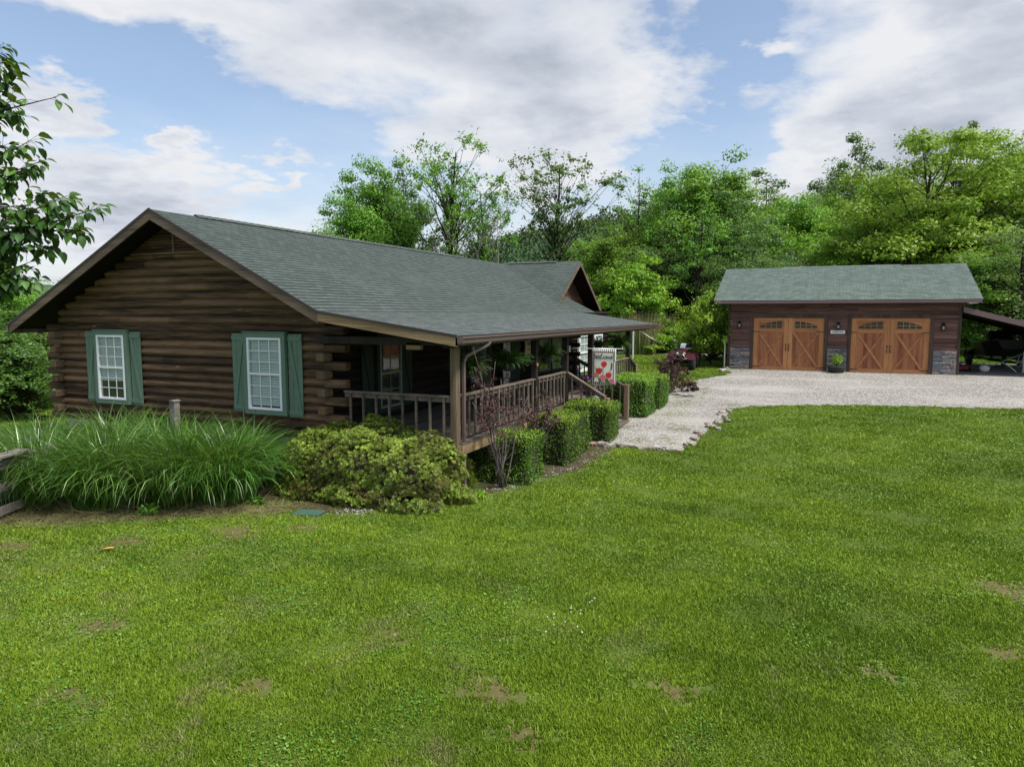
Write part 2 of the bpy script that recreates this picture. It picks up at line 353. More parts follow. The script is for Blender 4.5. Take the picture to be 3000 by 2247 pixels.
class MB:
    def __init__(s): s.v = []; s.f = []; s.a = []; s.cur = .5; s.sm = []
    def add(s, vs, fs, smooth=False):
        b = len(s.v); s.v += [tuple(v) for v in vs]; s.a += [s.cur]*len(vs)
        for f in fs: s.f.append(tuple(i+b for i in f)); s.sm.append(smooth)
        return s
    def rv(s): s.cur = random.random(); return s
    def box(s, x0, x1, y0, y1, z0, z1):
        v = [(x, y, z) for z in (z0, z1) for y in (y0, y1) for x in (x0, x1)]
        return s.add(v, [(0, 2, 3, 1), (4, 5, 7, 6), (0, 1, 5, 4), (2, 6, 7, 3), (0, 4, 6, 2), (1, 3, 7, 5)])
    def lbox(s, fr, u0, u1, z0, z1, n0, n1):
        O, U, N = fr; Z = Vector((0, 0, 1)); v = [O+U*u+Z*z+N*n for n in (n0, n1) for z in (z0, z1) for u in (u0, u1)]
        return s.add(v, [(0, 2, 3, 1), (4, 5, 7, 6), (0, 1, 5, 4), (2, 6, 7, 3), (0, 4, 6, 2), (1, 3, 7, 5)])
    def beam(s, p0, p1, w, h, up=(0, 0, 1)):
        p0 = Vector(p0); p1 = Vector(p1); d = (p1-p0).normalized(); up = Vector(up)
        if abs(d.dot(up)) > .98: up = Vector((0, 1, 0))
        r = d.cross(up).normalized(); u = r.cross(d).normalized(); v = []
        for p in (p0, p1):
            for a, b in ((-1, -1), (1, -1), (1, 1), (-1, 1)): v.append(p+r*(a*w/2)+u*(b*h/2))
        return s.add(v, [(3, 2, 1, 0), (4, 5, 6, 7), (0, 1, 5, 4), (1, 2, 6, 5), (2, 3, 7, 6), (3, 0, 4, 7)])
    def tube(s, pts, rs, n=6, cap=True, smooth=True):
        pts = [Vector(p) for p in pts]; k = len(pts)
        if not hasattr(rs, '__len__'): rs = [rs]*k
        v = []; prev = None
        for i, p in enumerate(pts):
            d = (pts[min(i+1, k-1)]-pts[max(i-1, 0)]).normalized()
            if prev is None: a = d.orthogonal().normalized()
            else:
                a = prev-d*prev.dot(d); a = a.normalized() if a.length > 1e-6 else d.orthogonal().normalized()
            prev = a; b = d.cross(a)
            for j in range(n): t = 2*math.pi*j/n; v.append(p+(a*math.cos(t)+b*math.sin(t))*rs[i])
        f = [(i*n+j, i*n+(j+1) % n, (i+1)*n+(j+1) % n, (i+1)*n+j) for i in range(k-1) for j in range(n)]
        if cap: f += [tuple(range(n-1, -1, -1)), tuple((k-1)*n+j for j in range(n))]
        return s.add(v, f, smooth)
    def lathe(s, c, prof, n=16, axis='z', smooth=True):
        c = Vector(c); v = []
        for r, h in prof:
            for j in range(n):
                t = 2*math.pi*j/n; x, y = r*math.cos(t), r*math.sin(t)
                v.append(c+{'z': Vector((x, y, h)), 'x': Vector((h, x, y)), 'y': Vector((x, h, y))}[axis])
        k = len(prof); f = [(i*n+j, i*n+(j+1) % n, (i+1)*n+(j+1) % n, (i+1)*n+j) for i in range(k-1) for j in range(n)]
        f += [tuple(range(n-1, -1, -1)), tuple((k-1)*n+j for j in range(n))]
        return s.add(v, f, smooth)
    def prism(s, poly, off):
        n = len(poly); off = Vector(off); v = [Vector(p) for p in poly]+[Vector(p)+off for p in poly]
        return s.add(v, [tuple(range(n-1, -1, -1)), tuple(range(n, 2*n))]+[(i, (i+1) % n, n+(i+1) % n, n+i) for i in range(n)])
    def build(s, name, m, parent=None, bevel=0.):
        o_ = ORG.get(parent.name, Vector((0, 0, 0))) if parent else Vector((0, 0, 0))
        me = bpy.data.meshes.new(name); me.from_pydata([(a-o_.x, b-o_.y, c-o_.z) for a, b, c in s.v], [], s.f); me.update()
        me.polygons.foreach_set('use_smooth', s.sm)
        a = me.attributes.new('var', 'FLOAT', 'POINT'); a.data.foreach_set('value', s.a)
        me.materials.append(MATS[m]); o = bpy.data.objects.new(name, me); COL.objects.link(o)
        if parent: o.parent = parent; ORG[o.name] = o_
        bm = bmesh.new(); bm.from_mesh(me); bmesh.ops.recalc_face_normals(bm, faces=bm.faces); bm.to_mesh(me); bm.free()
        if bevel:
            md = o.modifiers.new('bevel', 'BEVEL'); md.width = bevel; md.segments = 1; md.limit_method = 'ANGLE'
        return o
def V(*a): return Vector(a)
TX = [-60, -20, -3, 2, 5, 7, 8.3, 11, 13, 15, 17, 18.8, 26, 45, 80, 200, 1200]
TZ = [-.6, -.4, -.3, -.25, -.1, .06, .15, .3, .43, .58, .75, .87, .9, 1.1, 2.0, 4.0, 8.]
def tz(x, y):
    x = np.asarray(x, float); y = np.asarray(y, float)
    return np.interp(x, TX, TZ)+.45*np.clip((y+1)/8, 0, 1)*np.clip((8-x)/8, 0, 1)*np.clip((x+8)/8, 0, 1)
def tzf(x, y): return float(tz(x, y))
def inpoly(x, y, poly):
    x = np.asarray(x); y = np.asarray(y); c = np.zeros(x.shape, bool); n = len(poly)
    for i in range(n):
        x1, y1 = poly[i]; x2, y2 = poly[(i+1) % n]
        if y1 == y2: continue
        k = ((y1 > y) != (y2 > y)) & (x < (x2-x1)*(y-y1)/(y2-y1)+x1); c ^= k
    return c

# ------------------------------------------------------------------ ground
GRAVEL = [(5.35, -7.5), (5.38, -8.5), (5.36, -9.3), (5.52, -10.0), (6.5, -10.22), (8.1, -10.42), (9.6, -10.5), (10.8, -10.65), (11.4, -11.1), (12.2, -13), (12.7, -15.8), (13.0, -18.4), (13.4, -24), (14, -40), (24, -40), (26.5, -24), (26.5, -17.9), (19.6, -17.7), (19.6, -9.5), (17.4, -9.7), (15.6, -8.6), (13.9, -8.2), (11.4, -8.0), (8.4, -7.6), (8.4, -7.0), (6.0, -7.0)]
BED = [(-4.5, -.1), (-4.35, -.75), (-3.55, -2.1), (-2.7, -3.1), (-2.2, -3.8), (-1.75, -4.7), (-1.5, -5.45), (-.75, -6.4), (.05, -7.1), (1.1, -7.45), (2.1, -7.7), (3.0, -8.3), (5.35, -8.5), (5.35, -6.9), (0, -6.9), (0, 4.5), (-2.2, 3.6), (-3.2, 1.2)]
HOUSE = [(-.0, 4.), (-.0, -7.0), (13, -7.0), (13, -3.95), (21, -3.95), (21, 4)]
GARAGE = [(19.5, -9.4), (19.5, -17.8), (26.3, -17.8), (26.3, -9.4)]
def jitterpoly(poly, step=.15, amp=.06, seed=1):
    r = np.random.default_rng(seed); out = []; n = len(poly)
    for i in range(n):
        a = np.array(poly[i]); b = np.array(poly[(i+1) % n]); L = np.linalg.norm(b-a); k = max(1, int(L/step))
        for j in range(k): out.append(tuple(a+(b-a)*j/k+r.normal(0, amp, 2)))
    return out
def grid_mesh(name, xs, ys, m, dz=0., poly=None, kind='structure', bump=0.):
    X, Y = np.meshgrid(xs, ys, indexing='ij'); nx, ny = X.shape
    Z = tz(X, Y)+dz
    if bump: Z = Z+RNG.normal(0, bump, Z.shape)
    idx = np.arange(nx*ny).reshape(nx, ny)
    f = np.stack([idx[:-1, :-1], idx[1:, :-1], idx[1:, 1:], idx[:-1, 1:]], -1).reshape(-1, 4)
    V_ = np.stack([X, Y, Z], -1).reshape(-1, 3)
    if poly is not None:
        c = V_[f].mean(1); k = inpoly(c[:, 0], c[:, 1], poly); f = f[k]
        u, inv = np.unique(f, return_inverse=True); V_ = V_[u]; f = inv.reshape(f.shape)
    o = rawmesh(name, V_, f, m, smooth=True); tag(o, kind=kind); return o
xs = np.concatenate([[-900, -300, -120, -60], np.arange(-30, 60, .75), np.arange(60, 130, 5), [150, 200, 300, 500, 800, 1400]])
ys = np.concatenate([[-1000, -500, -250, -150], np.arange(-100, -40, 4), np.arange(-40, 50, .75), np.arange(50, 120, 5), [150, 250, 400, 700, 1200]])
g0 = grid_mesh('ground', xs, ys, 'ground_lawn'); tag(g0, 'grassy yard ground falling gently from the garage', 'ground')
gj = jitterpoly(GRAVEL, .3, .05, 3)
gv = grid_mesh('gravel_drive', np.arange(5, 27, .12), np.arange(-40, -6.5, .12), 'gravel', .012, gj); tag(gv, 'pale crushed gravel drive and path in front of the garage', 'driveway')
bj = jitterpoly(BED, .25, .08, 5)
sb = grid_mesh('planting_bed_soil', np.arange(-5, 6, .1), np.arange(-9, 5, .1), 'soil', .008, bj, bump=.004); tag(sb, 'dark mulch and soil bed along the cabin', 'soil')
# a pale cross track behind the lawn
tk = grid_mesh('farm_track', np.arange(27, 31, .3), np.arange(-9, 60, .5), 'gravel', .015, jitterpoly([(28.0, -9), (29.4, -9), (29.9, 60), (28.4, 60)], .8, .12, 9)); tag(tk, 'narrow pale gravel track behind the cabin', 'track')
# trodden soil scars in the lawn

# ---------------- lawn of real blades, thinning and widening with distance
def lawn():
    n = 1900000; r = RNG
    D = 4.2*np.exp(r.random(n)*math.log(46/4.2)); th = YAW+rad(43)*(2*r.random(n)-1)
    x = CAMP.x+D*np.cos(th); y = CAMP.y+D*np.sin(th)
    jx, jy = r.normal(0, .07, n), r.normal(0, .07, n); bed_in = inpoly(x+jx, y+jy, bj)
    keep = ~inpoly(x+jx, y+jy, gj) & (~bed_in | ((x < -1.2) & (r.random(n) < .30))) & ~inpoly(x, y, HOUSE) & ~inpoly(x, y, GARAGE) & ~((x > 27.9) & (x < 29.9) & (y > -9))
    u = r.random(n)
    for sx, sy, sr in SCARS:
        d = np.hypot((x-sx)*1.2+.10*np.sin(y*13)+.08*np.sin(x*31+y*17), (y-sy)*.75+.10*np.sin(x*15)+.08*np.sin(y*37-x*13)); keep &= ~((d < sr) & (u < 1.15*(1-(d/(sr*1.25))**1.5)+.0))
    # thinner turf near the bed
    dist_bed = np.min([np.hypot(x-a, y-b) for a, b in bj[::2][:60]], axis=0); keep &= ~((dist_bed < .55) & (u > .35+dist_bed))
    # tussocky growth: noise by summed sines
    tus = np.sin(x*2.3+1.3*np.sin(y*1.7))*np.sin(y*2.9+1.1*np.sin(x*2.1)) + .6*np.sin(x*6.1+2*np.sin(y*4.3))*np.sin(y*7.3+x)
    keep &= (r.random(n) < .80+.2*tus)
    x, y, D, tus = x[keep], y[keep], D[keep], tus[keep]; n = len(x)
    z = tz(x, y); h = (.020+.020*r.random(n))*(1+.32*tus)*np.clip(1+(D-12)*.008, 1, 1.25); w = .0040*(1+D/6.)*(.7+.6*r.random(n))
    h *= np.where(r.random(n) < .02, 1.6, 1)
    a = r.random(n)*2*math.pi; lean = h*(.25+.85*r.random(n)); b = r.random(n)*2*math.pi
    P = np.empty((n, 3, 3), np.float32)
    P[:, 0] = np.stack([x-np.cos(a)*w, y-np.sin(a)*w, z-.004], -1); P[:, 1] = np.stack([x+np.cos(a)*w, y+np.sin(a)*w, z-.004], -1)
    P[:, 2] = np.stack([x+np.cos(b)*lean, y+np.sin(b)*lean, z+h], -1)
    var = np.repeat(np.clip(r.normal(.5, .22, n), 0, 1), 3)
    o = rawmesh('lawn_grass', P.reshape(-1, 3), np.arange(3*n).reshape(-1, 3), 'lawn_blade', var=var)
    tag(o, 'mown green lawn grass across the yard', 'grass', kind='stuff')
lawn()
def lawn_weeds():
    r = RNG; n = 110000; D = 4.2*np.exp(r.random(n)*math.log(24/4.2)); th = YAW+rad(43)*(2*r.random(n)-1); x = CAMP.x+D*np.cos(th); y = CAMP.y+D*np.sin(th)
    f = np.sin(x*.9+2*np.sin(y*.7))*np.sin(y*1.1+1.7*np.sin(x*.8+1))+.5*np.sin(x*3.3+y*1.9)*np.sin(y*4.1-x*1.2)
    k = (f > -.1+.5*r.random(n)) & ~inpoly(x, y, gj) & ~inpoly(x, y, bj) & ~inpoly(x, y, HOUSE); x, y, D = x[k], y[k], D[k]; n = len(x)
    P = np.stack([x, y, tz(x, y)+.012+.022*r.random(n)], -1); N = unit(r.normal(size=(n, 3))*.45+np.array([0, 0, 1])); s = .016*(1+D/14)*(.6+.8*r.random(n))
    o = leaves_obj('lawn_clover', P, N, s, s*.8, 'clover_leaf', r); tag(o, 'small clover and weed leaves growing through the lawn', 'clover', kind='stuff')

# ------------------------------------------------------------------ leaf helpers
def quads(P, N, L, W, r, droop=None):
    """diamond leaves: centres P, normals N, length L, width W"""
    n = len(P); t = r.normal(size=(n, 3)); t -= N*(t*N).sum(1)[:, None]; t /= np.linalg.norm(t, axis=1)[:, None]+1e-9; b = np.cross(N, t)
    L = np.broadcast_to(L, n)[:, None]; W = np.broadcast_to(W, n)[:, None]
    v = np.stack([P-t*L*.5, P+b*W*.5+t*L*.05, P+t*L*.5, P-b*W*.5+t*L*.05], 1)
    return v.reshape(-1, 3)
def unit(v): return v/(np.linalg.norm(v, axis=-1, keepdims=True)+1e-9)
def leaves_obj(name, P, N, L, W, m, r, parent=None, var=None):
    v = quads(P, N, L, W, r); n = len(P)
    if var is None: var = r.random(n)
    return rawmesh(name, v, np.arange(4*n).reshape(-1, 4), m, parent, np.repeat(np.clip(var, 0, 1), 4))

lawn_weeds()
# ------------------------------------------------------------------ the cabin
H0, MS, EB, BK, PE, ZP = 5.356, .4989, 4.904, 4.296, 7.264, 2.787
ZB = H0-MS*BK; WY = 3.95; LZ0 = .62; CO = .178; XE = 20.6; PX = 15.41; OV = .6
cabin = thing('log_cabin', 'long dark brown log cabin with green shingle roof and covered front porch', 'cabin', (0, 0, .0))

def courses(mb, fr, u0, u1, z0, z1, clipf=None, seed=0, r=.085):
    """half-round log siding on a frame (O,U,N); clipf(z)->(u0,u1)"""
    rr = random.Random(seed); O, U, N = fr; Z = V(0, 0, 1); z = z0; i = 0; K = 9
    while z < z1-.01:
        h = min(CO, z1-z); a, b = (u0, u1) if clipf is None else clipf(z+h*.5)
        if b-a < .1: break
        nj = rr.choice((0, 1, 1, 2)); cuts = sorted([a]+[rr.uniform(a+.4, b-.4) for _ in range(nj) if b-a > 2]+[b])
        for c0, c1 in zip(cuts[:-1], cuts[1:]):
            mb.cur = rr.random(); segs = max(2, int((c1-c0)/.5)); vs = []
            for sx in range(segs+1):
                u = c0+(c1-c0)*sx/segs; wob = rr.uniform(-.004, .004)
                for k in range(K+1):
                    t = k/K; zz = z+h*(.015+.97*t); n = -r+(r+wob)*math.sin(math.pi*t)**.7 if 0 < k < K else -r
                    if clipf is not None:
                        ca, cb = clipf(zz); uu = min(max(u, ca), cb)
                    else: uu = u
                    vs.append(O+U*uu+Z*zz+N*n)
            mb.add(vs, [(s_*(K+1)+k, (s_+1)*(K+1)+k, (s_+1)*(K+1)+k+1, s_*(K+1)+k+1) for s_ in range(segs) for k in range(K)], True)
        z += CO; i += 1
GF = (V(0, 0, 0), V(0, -1, 0), V(-1, 0, 0))      # gable wall, u = -y
FF = (V(0, -WY, 0), V(1, 0, 0), V(0, -1, 0))     # front wall, u = x
mb = MB()
def gclip(z):
    e = min(WY+.02, (H0-.14-z)/MS) if z > 3.2 else WY+.02
    return (-e, e)
courses(mb, GF, -WY, WY, LZ0, 4.5, gclip, 3)
mb.cur = 0.1
mb.add([(.066, WY, LZ0), (.066, -WY, LZ0), (.066, -WY, 3.2), (.066, 0, 5.2), (.066, WY, 3.2)], [(0, 1, 2, 3, 4)])
wall = mb.build('wall', 'log_wood', cabin); wall['label'] = 'gable end wall of stacked round logs'
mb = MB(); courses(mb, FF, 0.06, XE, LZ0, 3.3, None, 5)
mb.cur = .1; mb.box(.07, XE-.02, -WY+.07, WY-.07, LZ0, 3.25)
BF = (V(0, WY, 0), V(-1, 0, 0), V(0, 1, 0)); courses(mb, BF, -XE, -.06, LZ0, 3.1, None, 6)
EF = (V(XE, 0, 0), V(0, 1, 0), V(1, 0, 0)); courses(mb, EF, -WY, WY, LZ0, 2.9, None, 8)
mb.build('wall', 'shaded_log_wood', cabin)
# stone foundation under the logs
mb = MB(); mb.box(.05, XE-.05, -WY+.05, WY-.05, -.6, LZ0); mb.build('foundation', 'concrete', cabin)
# crossed log ends at the corners
for i in range(13):
    z = LZ0+CO*i
    for sy in (-1, 1):
        m_ = MB(); m_.rv()
        if i % 2 == 0:
            L = .50+random.uniform(-.03, .03); y0, y1 = sorted((sy*(WY-.02), sy*(WY+L))); m_.box(-.005, .19, y0, y1, z+.004, z+CO-.004); m_.build('log_end', 'log_wood', cabin, .025)
        else:
            y0, y1 = sorted((sy*(WY-.06), sy*(WY+.13))); m_.box(-.17-random.uniform(0, .04), .12, y0, y1, z+.004, z+CO-.004); m_.build('log_end', 'log_end' if random.random() < .6 else 'log_wood', cabin, .025)
    m_ = MB(); m_.rv()
    if i % 2 == 0: m_.box(XE-.16, XE+.02, -WY-.45, -WY+.02, z+.004, z+CO-.004)
    else: m_.box(14.95, 15.14, -WY-.42-random.uniform(0, .04), -WY+.02, z+.004, z+CO-.004)
    m_.build('log_end', 'shaded_log_wood', cabin, .02)

# roof -------------------------------------------------------------
def shingles(mb, a0, a1, b0, b1, step=.14, lip=.011):
    """stepped courses between ridge edge a0-a1 and eave edge b0-b1"""
    a0, a1, b0, b1 = map(Vector, (a0, a1, b0, b1)); L = ((b0-a0).length+(b1-a1).length)/2; n = max(1, round(L/step))
    nrm = (a1-a0).cross(b0-a0).normalized()
    if nrm.z < 0: nrm = -nrm
    for i in range(n):
        t0, t1 = i/n, (i+1)/n; p0, p1 = a0.lerp(b0, t0), a1.lerp(b1, t0); q0, q1 = a0.lerp(b0, t1)+nrm*lip, a1.lerp(b1, t1)+nrm*lip
        r0, r1 = a0.lerp(b0, t1), a1.lerp(b1, t1)
        mb.add([p0, p1, q1, q0, r0, r1], [(0, 1, 2, 3), (3, 2, 5, 4)])
XR = 17.4
mb = MB(); shingles(mb, (-OV, 0, H0), (XR, 0, H0), (-OV, -BK, ZB), (XR, -BK, ZB))
shingles(mb, (-OV, 0, H0), (XR, 0, H0), (-OV, EB, H0-MS*EB), (XR, EB, H0-MS*EB))
roof = mb.build('roof', 'shingle_main', cabin); roof['label'] = 'green grey asphalt shingle roof sweeping down over the porch'
mb = MB(); shingles(mb, (-OV, -BK, ZB), (PX, -BK, ZB), (-OV, -PE, ZP), (PX, -PE, ZP)); o = mb.build('porch_roof', 'shingle_porch', cabin); o['label'] = 'greyer low pitched shingle roof over the porch'
# soffit boards below
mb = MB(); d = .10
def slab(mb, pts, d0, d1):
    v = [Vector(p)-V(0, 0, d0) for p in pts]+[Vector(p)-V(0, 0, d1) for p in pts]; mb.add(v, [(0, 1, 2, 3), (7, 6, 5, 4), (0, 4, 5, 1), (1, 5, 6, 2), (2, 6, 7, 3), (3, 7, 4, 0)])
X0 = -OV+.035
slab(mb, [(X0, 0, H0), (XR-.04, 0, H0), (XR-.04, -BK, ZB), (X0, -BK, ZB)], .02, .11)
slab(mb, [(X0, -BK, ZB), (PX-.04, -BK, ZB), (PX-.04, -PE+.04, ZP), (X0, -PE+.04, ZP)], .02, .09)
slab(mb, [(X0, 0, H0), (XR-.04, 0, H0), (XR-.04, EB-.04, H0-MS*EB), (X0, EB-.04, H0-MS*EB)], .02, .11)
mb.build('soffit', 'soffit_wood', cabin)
# rake boards of the near gable
def rake(mb, p0, p1, hgt, th, axis, top=.012):
    p0, p1 = Vector(p0), Vector(p1); A = {'x': V(1, 0, 0), 'y': V(0, 1, 0)}[axis]*th
    v = [p0-V(0, 0, top), p1-V(0, 0, top), p1-V(0, 0, hgt), p0-V(0, 0, hgt)]; mb.prism(v, A)
mb = MB(); rake(mb, (-OV, 0, H0), (-OV, -BK, ZB), .22, .035, 'x'); rake(mb, (-OV, 0, H0), (-OV, EB, H0-MS*EB), .22, .035, 'x')
mb.build('rake_board', 'fascia_grey', cabin)
mb = MB(); rake(mb, (-OV, -BK-.002, ZB), (-OV, -PE, ZP), .185, .035, 'x'); o = mb.build('rake_board', 'fascia_tan', cabin); o['label'] = 'paler tan rake board at the end of the porch roof'
mb = MB(); rake(mb, (PX-.035, -BK, ZB), (PX-.035, -PE, ZP), .17, .035, 'x'); mb.build('rake_board', 'fascia_grey', cabin)
mb = MB(); rake(mb, (-OV-.012, 0, H0+.02), (-OV-.012, -BK, ZB+.02), .05, .03, 'x', 0); rake(mb, (-OV-.012, -BK, ZB+.02), (-OV-.012, -PE, ZP+.02), .05, .03, 'x', 0); rake(mb, (-OV-.012, 0, H0+.02), (-OV-.012, EB, H0-MS*EB+.02), .05, .03, 'x', 0)
mb.build('drip_edge', 'drip_edge', cabin)
# ridge cap
mb = MB()
def cap(mb, p0, p1, w=.14, seg=.22):
    p0, p1 = Vector(p0), Vector(p1); n = int((p1-p0).length/seg); dr = (p1-p0).normalized(); s_ = dr.cross(V(0, 0, 1)).normalized()
    for i in range(n):
        a = p0.lerp(p1, i/n); b = p0.lerp(p1, (i+1.15)/n); v = []
        for p, up in ((a, .006), (b, .018)):
            v += [p+s_*w-V(0, 0, w*MS-.012-up), p+V(0, 0, .02+up), p-s_*w-V(0, 0, w*MS-.012-up)]
        mb.add(v, [(0, 1, 4, 3), (1, 2, 5, 4), (3, 4, 5)])
cap(mb, (.6, 0, H0+.01), (13.6, 0, H0+.01)); mb.build('ridge_vent', 'shingle_main', cabin)
# eave, gutter, downspout
mb = MB(); mb.box(-OV, PX, -PE-.0, -PE+.03, ZP-.17, ZP-.015); mb.build('eave_board', 'fascia_grey', cabin); mb = MB(); mb.box(-OV, XR, EB-.03, EB, H0-MS*EB-.2, H0-MS*EB-.02); mb.build('eave_board', 'fascia_grey', cabin)
mb = MB(); gy = -PE-.002
prof = [(gy, ZP-.015), (gy, ZP-.13), (gy-.075, ZP-.13), (gy-.085, ZP-.10), (gy-.085, ZP-.065), (gy-.115, ZP-.04), (gy-.115, ZP-.012), (gy-.105, ZP-.012), (gy-.105, ZP-.035), (gy-.072, ZP-.06), (gy-.068, ZP-.12), (gy-.01, ZP-.12)]
mb.prism([(-OV+.01, a, b) for a, b in prof], (PX+OV, 0, 0)); mb.box(-OV+.004, -OV+.012, gy-.115, gy, ZP-.13, ZP-.015)
gut = mb.build('gutter', 'gutter_metal', cabin)
mb = MB(); dx = .13; path = [(dx+.45, gy-.055, ZP-.13), (dx+.42, gy-.05, ZP-.18), (dx+.05, -7.03, ZP-.40), (dx, -7.01, ZP-.5), (dx, -7.01, .0), (dx, -7.06, -.1), (dx, -7.2, -.18)]
for a, b in zip(path[:-1], path[1:]): mb.beam(a, b, .065, .05)
mb.build('downspout', 'gutter_metal', cabin)
mb = MB(); mb.box(.4, .55, EB+.02, EB+.10, H0-MS*EB-.14, H0-MS*EB-.03); mb.box(-OV, XR, EB+.002, EB+.09, H0-MS*EB-.14, H0-MS*EB-.03); mb.build('gutter', 'gutter_metal', cabin)
# gable vent louvre
mb = MB(); z = 4.5
while z < 5.02:
    e = (H0-.17-z)/MS
    if e > .12:
        mb.rv(); v = [(-.02, e, z), (-.02, -e, z), (.03, -e+.05, z+.055), (.03, e-.05, z+.055)]; mb.add(v, [(0, 1, 2, 3)]); mb.box(-.02, -.012, -e, e, z-.012, z)
    z += .062
mb.box(-.03, .0, -.025, .025, 4.5, 5.04); mb.box(-.03, .02, -1.32, 1.32, 4.47, 4.50)
mb.build('gable_vent', 'log_wood', cabin)

# cross gable dormer
XD, KD, YD, MD = 17.4, 3.05, 3.62, .648
HD = H0+.0; 
yv = lambda z: (H0-z)/MS
mb = MB(); zf = H0-MS*YD
kf = (HD-zf)/MD
KR = 3.85; zr = HD-MD*KR
shingles(mb, (XD, .0, HD+.012), (XD, -YD, HD+.012), (XD-kf*1.02, 0., zf-.0), (XD-kf*1.02, -YD, zf-.0))
shingles(mb, (XD, 4.2, HD+.012), (XD, -YD, HD+.012), (XD+KR, 4.2, zr), (XD+KR, -YD, zr))
dorm = mb.build('dormer_roof', 'shingle_cross', cabin)
mb = MB(); cap(mb, (XD, -.3, HD+.02), (XD, -YD+1.1, HD+.02), .13); mb.build('ridge_vent', 'shingle_cross', cabin)
mb = MB()
for sx in (-1, 1): K_ = KR if sx > 0 else kf+.1; rake(mb, (XD, -YD, HD), (XD+sx*K_, -YD, HD-MD*K_), .17, .035, 'y', .0)
mb.build('rake_board', 'fascia_grey', cabin)
mb = MB()
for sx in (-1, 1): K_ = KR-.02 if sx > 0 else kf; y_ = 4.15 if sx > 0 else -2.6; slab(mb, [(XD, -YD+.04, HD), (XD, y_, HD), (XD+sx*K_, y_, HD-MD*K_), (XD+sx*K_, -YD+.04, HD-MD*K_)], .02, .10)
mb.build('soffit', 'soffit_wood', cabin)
mb = MB(); yw = -2.95
zz = 2.9
while zz < HD-.12:
    e = (HD-.08-zz)/MD; e2 = (HD-.08-min(zz+.15, HD-.1))/MD; mb.rv(); mb.add([(XD-e, yw, zz), (XD+e, yw, zz), (XD+e2, yw+.012, zz+.15), (XD-e2, yw+.012, zz+.15)], [(0, 1, 2, 3)]); zz += .15
mb.build('dormer_wall', 'dormer_wood', cabin)
mb = MB(); shingles(mb, (14.2, -2.9, 3.18), (21.35, -2.9, 3.18), (14.2, -4.35, 2.9), (21.35, -4.35, 2.9)); mb.build('pent_roof', 'shingle_main', cabin)
fl = MB(); fl.lathe((XD+.25, yw-.05, 4.75), [(.02, -.06), (.05, -.05), (.06, 0), (.05, .05), (.02, .06)], 10, 'y'); fl.lathe((XD+.42, yw-.08, 4.70), [(.02, -.06), (.06, -.05), (.07, 0), (.05, .05), (.02, .06)], 10, 'y'); fl.box(XD+.2, XD+.45, yw-.02, yw+.01, 4.70, 4.80)
fl.build('flood_light', 'ceramic_white', cabin)

# windows ----------------------------------------------------------
def window(parent, fr, u0, u1, z0, z1, casing='green_paint', frame='white_vinyl', blind=1.0, shutters=None, cw=.10, blm='blind_slat', cols=3, n0=0., sill=True, blmin=None):
    n0 = max(n0, .035)
    """window = casing mesh (part) with frame, panes, muntins, blind as sub-parts"""
    w = MB(); n1 = n0+.055
    w.lbox(fr, u0-cw, u0, z0-cw, z1+cw, n0-.03, n1); w.lbox(fr, u1, u1+cw, z0-cw, z1+cw, n0-.03, n1)
    w.lbox(fr, u0, u1, z1, z1+cw, n0-.03, n1-.001); w.lbox(fr, u0, u1, z0-cw, z0, n0-.03, n1-.001)
    w.lbox(fr, u0-cw-.02, u1+cw+.02, z1+cw, z1+cw+.025, n0-.03, n1+.02)
    W = w.build('window', casing, parent, .004)
    f = MB(); t = .05; zm = (z0+z1)/2; n = n0+.005
    f.lbox(fr, u0+.001, u0+t, z0+.001, z1-.001, n-.03, n+.06); f.lbox(fr, u1-t, u1-.001, z0+.001, z1-.001, n-.03, n+.06)
    f.lbox(fr, u0+t, u1-t, z1-t, z1-.001, n-.03, n+.059); f.lbox(fr, u0+t, u1-t, z0+.001, z0+t, n-.03, n+.059); f.lbox(fr, u0+t, u1-t, zm-.025, zm+.025, n-.03, n+.055)
    f.build('frame', frame, W, .004)
    g = MB(); g.lbox(fr, u0+t, u1-t, z0+t, zm-.026, n+.018, n+.020); g.lbox(fr, u0+t, u1-t, zm+.026, z1-t, n+.028, n+.030); g.build('pane', 'glass', W)
    m_ = MB()
    for zz0, zz1, nn in ((z0+t, zm-.025, n+.026), (zm+.025, z1-t, n+.036)):
        for k in range(1, cols): uu = u0+t+(u1-u0-2*t)*k/cols; m_.lbox(fr, uu-.008, uu+.008, zz0, zz1, nn-.004, nn+.004)
        zc = (zz0+zz1)/2
        for q in ((zz0*2+zz1)/3, (zz0+zz1*2)/3) if cols > 2 else (zc,): m_.lbox(fr, u0+t, u1-t, q-.008, q+.008, nn-.0045, nn+.0045)
    m_.build('muntin', frame, W)
    bk = MB(); bk.lbox(fr, u0+.01, u1-.01, z0+.01, z1-.01, n-.028, n-.022); bk.build('dark_interior', 'dark_room', W)
    if blind > 0:
        b = MB(); zz = z1-t-.02; O, U, N = fr; zend = z1-t-(z1-z0-2*t)*blind; a, c = u0+t+.02, u1-t-.02
        while zz > zend:
            p = [O+U*a+V(0, 0, zz)+N*(n-.006), O+U*c+V(0, 0, zz)+N*(n-.006), O+U*c+V(0, 0, zz-.041)+N*(n+.006), O+U*a+V(0, 0, zz-.041)+N*(n+.006)]
            b.add(p, [(0, 1, 2, 3)]); zz -= .05
        b.build('blind', blm, W)
    return W
